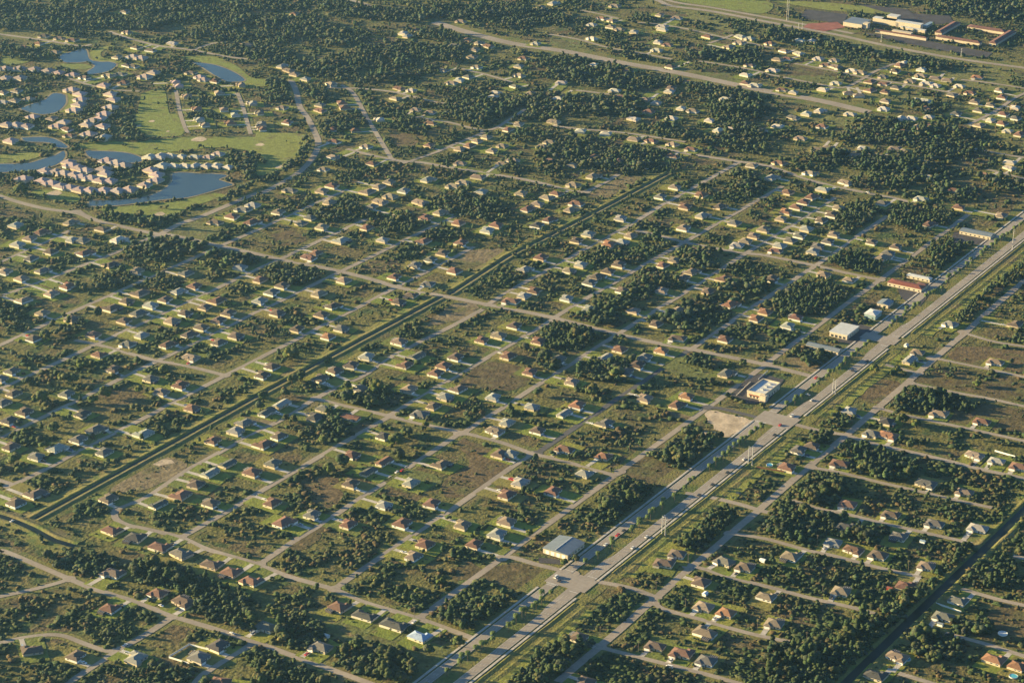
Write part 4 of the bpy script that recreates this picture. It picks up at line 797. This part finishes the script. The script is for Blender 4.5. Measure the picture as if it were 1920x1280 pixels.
# vehicles
def car_parts(kind):
    W_ = .92 if kind == 'car' else 1.02; Lh = 2.3 if kind == 'car' else 2.8; zt = 1.45 if kind == 'car' else 2.1
    b = MB(); prof = {'car': [(-Lh, .35), (-Lh, .8), (-1.15, .95), (1.5, .98), (Lh, .8), (Lh, .35)], 'van': [(-Lh, .4), (-Lh, .95), (-2.0, 1.15), (2.7, 1.2), (Lh, 1.0), (Lh, .4)], 'pickup': [(-Lh, .45), (-Lh, .95), (-1.6, 1.08), (Lh, 1.08), (Lh, .9), (Lh, .45)]}[kind]
    n = len(prof); P = [(x, -W_, z) for x, z in prof]+[(x, W_, z) for x, z in prof]
    b.faces(P, [tuple(range(n)), tuple(range(2*n-1, n-1, -1))]+[((i+1) % n, i, n+i, n+(i+1) % n) for i in range(n)])
    xs = {'car': (-.95, -.35, 1.0, 1.6), 'van': (-1.9, -1.3, 2.5, 2.65), 'pickup': (-1.4, -.8, .5, .8)}[kind]; zb = .93 if kind == 'car' else 1.06; zt = {'car': 1.42, 'van': 2.05, 'pickup': 1.75}[kind]
    b.faces([(xs[1], -W_*.78, zt), (xs[2], -W_*.78, zt), (xs[2], W_*.78, zt), (xs[1], W_*.78, zt), (xs[1], -W_*.78, zt+.07), (xs[2], -W_*.78, zt+.07), (xs[2], W_*.78, zt+.07), (xs[1], W_*.78, zt+.07)], [(4, 5, 6, 7), (0, 1, 5, 4), (1, 2, 6, 5), (2, 3, 7, 6), (3, 0, 4, 7)])
    g = MB(); P = [(xs[0], -W_*.95, zb), (xs[3], -W_*.95, zb), (xs[3], W_*.95, zb), (xs[0], W_*.95, zb), (xs[1], -W_*.79, zt), (xs[2], -W_*.79, zt), (xs[2], W_*.79, zt), (xs[1], W_*.79, zt)]
    g.faces(P, [(0, 1, 5, 4), (1, 2, 6, 5), (2, 3, 7, 6), (3, 0, 4, 7)])
    ws = []
    for x in (-Lh*.62, Lh*.62):
        for y in (-W_, W_): k = MB(); k.tube((x, y-.12, .34), (x, y+.12, .34), .34, .34, 12); ws.append(k.mesh('wheel', [M['tyre']]))
    return b.mesh('body', [M['carpaint']]), g.mesh('windows', [M['glass']]), ws
CP = {k: car_parts(k) for k in ('car', 'van', 'pickup')}; CC = dict(red=(.5, .03, .03), white=(.75, .74, .70), dark=(.03, .035, .045), silver=(.4, .42, .44), blue=(.05, .09, .22))
CARP = []
import re
for mm in re.finditer(r'(\d+),(\d+),(\w+) (\w+)', CARS):
    px, py, c, k = int(mm[1]), int(mm[2]), mm[3], mm[4]; x, y = G(px, py, .9); onb = None
    for yy, nm in ((_yl, 'left'), (_ym, 'right')):
        if abs(y-yy) < 12: onb = nm; y = yy+min((-3, 0, 3), key=lambda o: abs(y-yy-o)); rz = math.pi if nm == 'left' else 0
    d, q, kk, u = nearest((x, y))
    if onb: lb = f"{c} {k} driving on the {onb} carriageway of the boulevard"; zz = .64
    elif d < 6: rz = math.atan2(u[1], u[0]); lb = f"{c} {k} on the {ROAD[kk]['ph']}"; zz = .62
    else: rz = random.choice((0, 1.57)); lb = f"{c} {k} parked beside the {ROAD[kk]['ph']}"; zz = .58
    t = empty({'van': 'van', 'pickup': 'pickup_truck', 'truck': 'pickup_truck', 'car': 'car'}[k], (x, y, zz), rz); tag(t, lb, 'vehicle', 'vehicles on the streets')
    bm_, gm, ws = CP['pickup' if k in ('pickup', 'truck') else k]; CARP.append((x, y))
    t.scale = (1.15,)*3
    link('body', bm_, t, CC[c]); link('windows', gm, t)
    for w_ in ws: link('wheel', w_, t)

nc = 0
for i, h in enumerate(NEAR):
    if not h['road'] or i % 3 != 1 or h['d'] < 18 or i > 230: continue
    v = VAR[h['v']]; cr, sr_ = math.cos(h['rot']), math.sin(h['rot']); lx = (v['gx']+random.choice((-1.2, 1.2)))*h['s']; ly = (v['gy']-random.uniform(3.6, 5))*h['s']
    c = random.choice(['white', 'white', 'silver', 'dark', 'red', 'blue', 'dark']); k = random.choice(['car', 'car', 'car', 'van', 'pickup'])
    t = empty({'van': 'van', 'pickup': 'pickup_truck', 'car': 'car'}[k], (h['x']+cr*lx-sr_*ly, h['y']+sr_*lx+cr*ly, .56), h['rot']+math.pi/2)
    tag(t, ' '.join(f"{c} {k} parked at the {h['lab']}".split()[:16]), 'vehicle', 'vehicles on the streets'); bm_, gm, ws = CP[k]; link('body', bm_, t, CC[c]); link('windows', gm, t); t.scale = (1.1,)*3
    for w_ in ws: link('wheel', w_, t)
# ---------------------------------------------------------------- land mask (3 m cells) for the planting
GX0, GX1, GY0, GY1, CS = -1200., 2300., -1150., 2250., 3.
nx, ny = int((GX1-GX0)/CS), int((GY1-GY0)/CS); MASK = np.zeros((ny, nx), np.uint8)  # 1 blocked 2 lawn 3 field 4 golf
gxs = GX0+(np.arange(nx)+.5)*CS; gys = GY0+(np.arange(ny)+.5)*CS
def inpoly(X, Y, P):
    P = np.array(P); ins = np.zeros(X.shape, bool); n = len(P)
    for i in range(n):
        x0, y0 = P[i-1]; x1, y1 = P[i]
        if y0 == y1: continue
        c = (Y > y0) != (Y > y1); ins ^= c & (X < (x1-x0)*(Y-y0)/(y1-y0)+x0)
    return ins
def fill(P, v, over=True):
    P = np.array(P); i0, i1 = np.searchsorted(gxs, (P[:, 0].min(), P[:, 0].max())); j0, j1 = np.searchsorted(gys, (P[:, 1].min(), P[:, 1].max()))
    if i1 <= i0 or j1 <= j0: return
    X, Y = np.meshgrid(gxs[i0:i1], gys[j0:j1]); m = inpoly(X, Y, P); sub = MASK[j0:j1, i0:i1]; sub[m] = v
def buf(P, w_, v):
    P = np.array(P)
    for a, c in zip(P, P[1:]):
        d = c-a; L_ = np.linalg.norm(d)
        if L_ < 1e-6: continue
        i0, i1 = np.searchsorted(gxs, (min(a[0], c[0])-w_, max(a[0], c[0])+w_)); j0, j1 = np.searchsorted(gys, (min(a[1], c[1])-w_, max(a[1], c[1])+w_))
        if i1 <= i0 or j1 <= j0: continue
        X, Y = np.meshgrid(gxs[i0:i1], gys[j0:j1]); t = np.clip(((X-a[0])*d[0]+(Y-a[1])*d[1])/L_**2, 0, 1)
        m = (X-a[0]-t*d[0])**2+(Y-a[1]-t*d[1])**2 < w_*w_; MASK[j0:j1, i0:i1][m] = v
for P in POLY['field']: fill(P, 3)
for P in POLY['golf']: fill(P, 4)
for h in HS: fill(h['lot'], 2)
for k, r in ROAD.items(): buf(r['P'], r['w']/2+(3.2 if k[0] != 'H' else 14), 1)
buf(CN, 14, 1); buf(CN3, 8, 1); buf(CN2, 5.5, 1)
buf(RC, 7.5, 1)
buf([(X0, _yl), (X1, _yl)], 15, 1); buf([(X0, _ym-14), (X1, _ym-14)], 20, 1); buf([(X0, (_yl+_ym)/2), (X1, (_yl+_ym)/2)], 12, 1)
for P in POLY['water']: fill(grow(P, 4), 1)
for P in POLY['paved']: fill(P, 1)
for x, y, r, q in SPEC: fill([(x-r, y-q), (x+r, y-q), (x+r, y+q), (x-r, y+q)], 1)
def look(X, Y):
    i = ((X-GX0)/CS).astype(int); j = ((Y-GY0)/CS).astype(int); ok = (i >= 0) & (i < nx) & (j >= 0) & (j < ny); r = np.ones(X.shape, np.uint8); r[ok] = MASK[j[ok], i[ok]]; return r
HXY = np.array([(h['x'], h['y']) for h in HS])
def farhouse(X, Y, r):
    ok = np.ones(len(X), bool)
    for hx, hy in HXY: ok &= (X-hx)**2+(Y-hy)**2 > r*r
    return ok
def vnoise(X, Y, sc, seed):
    r = np.random.default_rng(seed).random((257, 257)); x = (X/sc) % 256; y = (Y/sc) % 256; i, j = x.astype(int), y.astype(int); fx, fy = x-i, y-j; fx = fx*fx*(3-2*fx); fy = fy*fy*(3-2*fy)
    return (r[j, i]*(1-fx)+r[j, i+1]*fx)*(1-fy)+(r[j+1, i]*(1-fx)+r[j+1, i+1]*fx)*fy

# ---------------------------------------------------------------- foliage shapes
def ico(sub):
    b = bmesh.new(); bmesh.ops.create_icosphere(b, subdivisions=sub, radius=1); V = np.array([v.co[:] for v in b.verts]); F = np.array([[v.index for v in f.verts] for f in b.faces]); b.free(); return V, F
I0, I1, I2 = ico(1), ico(2), ico(3)
def blob(rg, base, c, r, sq, jit, col):
    V, F = base; d = 1+jit*(rg.random(len(V))-.5)*2; P = V*d[:, None]*np.array([r, r, r*sq])+c; C = np.array(col)*(1+.22*(rg.random((len(V), 1))-.5)); return P, F, C
def crown(kind, seed, fine=True):
    rg = np.random.default_rng(seed); Vs, Fs, Cs = [], [], []; n0 = 0
    def add(P, F, C):
        nonlocal n0; Vs.append(P); Fs.append(F+n0); Cs.append(np.broadcast_to(C, P.shape)); n0 += len(P)
    base = I1 if fine is not None else I0; fine = bool(fine)
    greens = [(.030, .050, .020), (.040, .062, .022), (.026, .044, .018), (.058, .070, .024), (.072, .074, .030), (.044, .056, .034)]
    if kind == 'oak':
        for k in range(13 if fine else 5):
            a = rg.random()*6.28; q = rg.random()**.5*.62; z = .95+rg.random()*.55-(q*.45)
            c = np.array([q*math.cos(a), q*math.sin(a), z]); add(*blob(rg, base, c, .30+.22*rg.random(), .8, .22, greens[rg.integers(6)]))
        H_ = 1.3
    elif kind == 'pine':
        for k in range(12 if fine else 5):
            z = 1.3+1.5*k/(12 if fine else 5); a = rg.random()*6.28; q = (2.9-z)*.3*rg.random()+.05; c = np.array([q*math.cos(a), q*math.sin(a), z])
            add(*blob(rg, base, c, .26+.18*(2.9-z)/1.6+.08*rg.random(), .75, .28, greens[rg.integers(3)]))
    elif kind == 'palm':
        for k in range(24):
            a = 6.283*k/24+rg.random()*.3; el = .5 if k % 2 else -.1; L_ = 1.0; w_ = .2; pr = None; P = []; d = np.array([math.cos(a), math.sin(a)]); nn = np.array([-d[1], d[0]])
            for s in range(6):
                t = s/5; rr = t*L_; z = 2.6+el*rr-.75*rr*rr; ww = w_*math.sin(math.pi*min(.98, t*.85+.12)); P += [(d[0]*rr+nn[0]*ww, d[1]*rr+nn[1]*ww, z-.08*ww*3), (d[0]*rr-nn[0]*ww, d[1]*rr-nn[1]*ww, z-.08*ww*3)]
            F = []; 
            for s in range(5): F += [(2*s, 2*s+1, 2*s+3), (2*s, 2*s+3, 2*s+2)]
            add(np.array(P), np.array(F), np.array((.07, .10, .03))*(1+.2*rg.random()))
    if fine and kind != 'palm':   # leaf clumps through the outer volume for a ragged outline
        V = np.concatenate(Vs); C = np.concatenate(Cs); m = 420; i = rg.integers(0, len(V), m); c = V[i]+(rg.random((m, 3))-.5)*.12; s = .05+.06*rg.random((m, 1))
        a = rg.normal(size=(m, 3)); a /= np.linalg.norm(a, axis=1)[:, None]; b_ = np.cross(a, rg.normal(size=(m, 3))); b_ /= np.linalg.norm(b_, axis=1)[:, None]
        P = np.stack([c-a*s, c+b_*s, c+a*s], 1).reshape(-1, 3); F = np.arange(3*m).reshape(-1, 3); add(P, F, np.repeat(C[i]*(.8+.5*rg.random((m, 1))), 3, 0))
    V, F, C = np.concatenate(Vs), np.concatenate(Fs), np.concatenate(Cs); return V, F, C
def trunk(kind):
    b = MB()
    if kind == 'oak':
        b.tube((0, 0, 0), (.02, 0, .75), .075, .055, 7)
        for a in (.3, 2.3, 4.4): b.tube((.02, 0, .6), (.42*math.cos(a), .42*math.sin(a), 1.15), .045, .02, 5)
    elif kind == 'pine':
        b.tube((0, 0, 0), (0, 0, 2.5), .07, .03, 7)
        for a, z in ((.5, 1.5), (2.6, 1.8), (4.8, 2.1)): b.tube((0, 0, z-.1), (.3*math.cos(a), .3*math.sin(a), z+.05), .025, .012, 5)
    else: b.tube((0, 0, 0), (0, 0, 2.6), .06, .045, 7)
    return b.mesh('trunk', [M['bark']])
CR = {k: [np_mesh('crown', *crown(k, 10*i+7), [M['leaf']]) for i in range(n)] for k, n in (('oak', 6), ('pine', 4), ('palm', 3))}
CRF = {k: [crown(k, 17*i+5, None) for i in range(6)] for k in ('oak', 'pine')}
CRL = {k: [crown(k, 31*i+3, False) for i in range(6)] for k in ('oak', 'pine')}
TR = {k: trunk(k) for k in CR}
TREES = []  # x, y, R, kind, label, group, solo
def fillwood(P, sp, rlo, rhi, pine):
    P = np.array(P); X, Y = np.meshgrid(np.arange(P[:, 0].min(), P[:, 0].max(), sp), np.arange(P[:, 1].min(), P[:, 1].max(), sp)); X = X+rng.uniform(-.42, .42, X.shape)*sp; Y = Y+rng.uniform(-.42, .42, Y.shape)*sp
    X, Y = X.ravel(), Y.ravel(); m = inpoly(X, Y, P); X, Y = X[m], Y[m]; lk = look(X, Y); m = (lk != 1); X, Y = X[m], Y[m]
    if len(X): m = farhouse(X, Y, 10); X, Y = X[m], Y[m]
    return [(x, y, rng.uniform(rlo, rhi)*(1.15 if vnoise(np.array([x]), np.array([y]), 30, 3)[0] > .6 else .9), 'pine' if rng.random() < pine else 'oak') for x, y in zip(X, Y)]
for ln in SOLO.split('\n'):
    ox, oy, rest = ln.split(' ', 2)
    for q in rest.split():
        a, b_, r = map(float, q.split(',')); x, y = G(float(ox)+a/4, float(oy)+b_/4, 4); R_ = r/ppm(x, y)*.95
        if float(a) >= 0: TREES.append([x, y, R_, 'oak', None, None, True])
for ln in WOODS.strip().split('\n'):
    ph, ps = ln.split('|'); pn = .45 if 'wood' in ph else .2
    for x, y, R_, k in fillwood(pts(ps, 3), 6.6, 3.3, 5.8, pn): TREES.append([x, y, R_*(1 if k == 'oak' else .85), k, ph, ph, False])
for ln in FARW.strip().split('\n'):
    for x, y, R_, k in [q for q in fillwood(pts(ln, 3), 9.0, 4.0, 7.4, .14) if vnoise(np.array([q[0]]), np.array([q[1]]), 45, 77)[0] > .27]: TREES.append([x, y, R_*(1 if k == 'oak' else .9), k, None, None, False])
# loose trees over the undeveloped lots and far country
X, Y = np.meshgrid(np.arange(GX0, GX1, 9.), np.arange(GY0, GY1, 9.)); X = (X+rng.uniform(-4, 4, X.shape)).ravel(); Y = (Y+rng.uniform(-4, 4, Y.shape)).ravel()
px, py, dd = PXA(X, Y); vis = (px > -60) & (px < 1980) & (py > -40) & (py < 1340); X, Y, px, py, dd = X[vis], Y[vis], px[vis], py[vis], dd[vis]
lk = look(X, Y); nz = vnoise(X, Y, 55, 1)*.6+vnoise(X, Y, 18, 2)*.4
dens = np.where(py < 340, .36, np.where(py < 620, .33, .11)); dens = np.where((px > 1500) & (py > 640), .2, dens)
dens = np.where((px < 600) & (py < 420), .34, dens); dens = np.where((px > 1470) & (py > 100) & (py < 262-.0*px), .14, dens); dens = np.where((px > 960) & (px <= 1470) & (py < 130), .3, dens)
pr = np.clip((nz-.62+dens*.55)*4.0, 0, .9)*(lk == 0)+(lk == 2)*.05+(lk == 3)*.015+(lk == 4)*.02
keep = rng.random(len(X)) < pr; keep[keep] &= farhouse(X[keep], Y[keep], 10.5)
print('loose trees', keep.sum())
for x, y, f in zip(X[keep], Y[keep], dd[keep]):
    R_ = rng.uniform(2.0, 4.4); TREES.append([x, y, R_, 'pine' if rng.random() < .2 else 'oak', None, None, False])
# median palms of the boulevard
PALM = []
x = X0+20
while x < X1-60:
    if all(abs(x-j) > 26 for j in JX) and rng.random() < .82: PALM.append((x+rng.uniform(-2, 2), (_yl+_ym)/2+rng.uniform(-2.5, 2.5), rng.uniform(2.7, 3.5)))
    x += rng.choice([7, 8, 9, 22], p=[.35, .3, .25, .1])
def score(t): return t[2]*ppm(t[0], t[1])*(1.6 if t[6] else 1)*(1.0 if t[4] or t[6] else .0001)
inv = [t for t in TREES if -5 < PX(t[0], t[1])[0] < 1925 and -5 < PX(t[0], t[1])[1] < 1285]
ids = sorted(inv, key=score, reverse=True)[:225]; idset = set(map(id, ids))
seen = {}
for t_ in ids:
    x, y, R_, k, lb, gp, solo = t_
    if lb: label = f"leafy dark tree in the {lb}"; grp = 'trees in the '+gp; seen.setdefault(label, []).append(t_)
    else:
        j = int(np.argmin((HXY[:, 0]-x)**2+(HXY[:, 1]-y)**2)); h = HS[j]; label = f"lone round tree near the {h.get('lab', RN[h['c']]+' house')}"; label = ' '.join(label.split()[:16]); grp = 'lone round trees'
    o = empty('pine_tree' if k == 'pine' else 'tree', (x, y, .05), rng.uniform(0, 6.28)); o.scale = (R_*1.12, R_*1.12, R_*rng.uniform(.95, 1.2)); tag(o, label, 'tree', grp)
    link('trunk', TR[k], o); f = rng.uniform(.8, 1.45); link('crown', CR[k][int(rng.integers(len(CR[k])))], o, (1.75, 1.6, 1.1) if solo and rng.random() < .5 else (f*rng.uniform(.9, 1.2), f, f*.95))
for i, (x, y, R_) in enumerate(PALM):
    a = min(JX, key=lambda j: abs(x-j)); si = 'below' if x < a else 'above'; jn = {JX[0]: 'metal hall junction', JX[1]: 'white roofed shop junction', JX[2]: 'upper junction'}[a]
    o = empty('palm_tree', (x, y, .2), rng.uniform(0, 6.28)); o.scale = (R_*1.0, R_*1.0, R_*rng.uniform(1.05, 1.5)); tag(o, f"palm in the boulevard median {si} the {jn}", 'palm tree', f"palms in the median {si} the {jn}")
    link('trunk', TR['palm'], o); link('crown', CR['palm'][i % 3], o)
# remaining trees: one mesh
Vs, Fs, Cs = [], [], []; n0 = 0; rest = [t for t in TREES if id(t) not in idset]
for t_ in rest:
    x, y, R_, k = t_[:4]; V, F, C = (CRF if y+1353+x*.5 > 1500 or x > 250 else CRL)[k][int(rng.integers(6))]; a = rng.uniform(0, 6.28); ca, sa = math.cos(a), math.sin(a); sz = R_*rng.uniform(.95, 1.2)
    s1 = R_*1.12; sz *= .82; P = np.c_[x+s1*(ca*V[:, 0]-sa*V[:, 1]), y+s1*(sa*V[:, 0]+ca*V[:, 1]), V[:, 2]*sz-.25*sz]; Vs.append(P); Fs.append(F+n0); Cs.append(C*rng.uniform(.65, 1.15)*(1.45 if rng.random() < .12 else 1)*np.array([rng.uniform(.85, 1.15), 1, rng.uniform(1., 1.35)])); n0 += len(P)
print('individual trees', len(ids), 'palms', len(PALM), 'mass trees', len(rest), 'verts', n0)
tag(link('woodland', np_mesh('woodland', np.concatenate(Vs), np.concatenate(Fs), np.concatenate(Cs), [M['leaf']])), 'far woods and scattered small trees reading as one mass', 'woodland', kind='stuff')
# ---------------------------------------------------------------- scrub
def scatter(sp, lo, hi):
    X, Y = np.meshgrid(np.arange(GX0, GX1, sp), np.arange(GY0, GY1, sp)); X = (X+rng.uniform(-.5, .5, X.shape)*sp).ravel(); Y = (Y+rng.uniform(-.5, .5, Y.shape)*sp).ravel(); px, py, dd = PXA(X, Y); px_, py_ = px, py
    m = (px > -50) & (px < 1970) & (py > -30) & (py < 1330) & (dd >= lo) & (dd < hi); X, Y, dd = X[m], Y[m], dd[m]; lk = look(X, Y)
    n1 = vnoise(X, Y, 38, 11)*.55+vnoise(X, Y, 11, 12)*.45; pr = np.clip((n1-.47)*3.6, 0.035, .9)*(lk == 0)+.22*((px_[m] > 950) & (py_[m] > 860))*(lk == 0)+np.clip((n1-.5)*1.2, 0.02, .3)*(lk == 3)+.012*(lk == 2)+.02*(lk == 4)*0
    k = rng.random(len(X)) < pr; return X[k], Y[k], lk[k], n1[k]
def scrubmesh(name, X, Y, LK, N1, base, smin, smax, label):
    V, F = base; n = len(X); m = len(V); R_ = rng.uniform(smin, smax, n)*np.where(LK == 3, .5, 1)*(.6+.9*N1); hz = rng.uniform(.4, .95, n)
    J = 1+.42*(rng.random((n, m))-.5)*2; P = V[None]*J[..., None]; P = P*np.stack([R_*rng.uniform(.8, 1.4, n), R_*rng.uniform(.8, 1.4, n), R_*hz], 1)[:, None, :]
    P += np.stack([X, Y, R_*hz*.35], 1)[:, None, :]; pal = np.array([(.028, .048, .018), (.040, .060, .021), (.052, .060, .024), (.066, .050, .025), (.024, .040, .016)])
    pi = np.where(vnoise(X, Y, 26, 21) > .62, rng.choice([2, 2, 3], n), rng.choice([0, 1, 4, 4, 2], n)); C = np.repeat((pal[pi]*rng.uniform(.8, 1.25, (n, 1)))[:, None, :], m, 1)
    FF = (F[None]+(np.arange(n)*m)[:, None, None]).reshape(-1, 3); tag(link(name, np_mesh(name, P.reshape(-1, 3), FF, C.reshape(-1, 3), [M['leaf']])), label, 'scrub', kind='stuff'); print(name, n)
scrubmesh('scrub', *scatter(3.0, 0, 2450), I1, .7, 2.5, 'low bushes and scrub covering the nearer empty lots')
scrubmesh('scrub', *scatter(4.7, 2450, 9000), I0, 1.2, 3.2, 'low bushes and scrub covering the farther empty lots')
# hedges and garden shrubs by the houses
sh = rng.choice(len(HS), 260, replace=False); X = []; Y = []
for i in sh:
    h = HS[i]
    for k in range(5): 
        a = rng.uniform(-11, 11); b_ = rng.choice([-10.5, 11]); X.append(h['x']+h['u'][0]*a-h['n'][0]*b_); Y.append(h['y']+h['u'][1]*a-h['n'][1]*b_)
scrubmesh('garden_shrubs', np.array(X), np.array(Y), np.full(len(X), 2), np.full(len(X), .6), I1, .6, 1.4, 'garden shrubs around the houses')
# ---------------------------------------------------------------- haze
hz = MB(); hz.box(-6500, 6500, -6500, 6500, -1, 1085)
m = bpy.data.materials.new('haze'); m.use_nodes = True; nt = m.node_tree; nt.nodes.remove(nt.nodes['Principled BSDF'])
pv = nt.nodes.new('ShaderNodeVolumePrincipled'); pv.inputs['Density'].default_value = HAZE; pv.inputs['Color'].default_value = (.30, .60, 1.0, 1); pv.inputs['Anisotropy'].default_value = .6
nt.links.new(pv.outputs[0], nt.nodes['Material Output'].inputs['Volume'])
tag(hz.build('haze', [m]), 'thin bluish morning haze over the suburb', 'haze', kind='stuff')
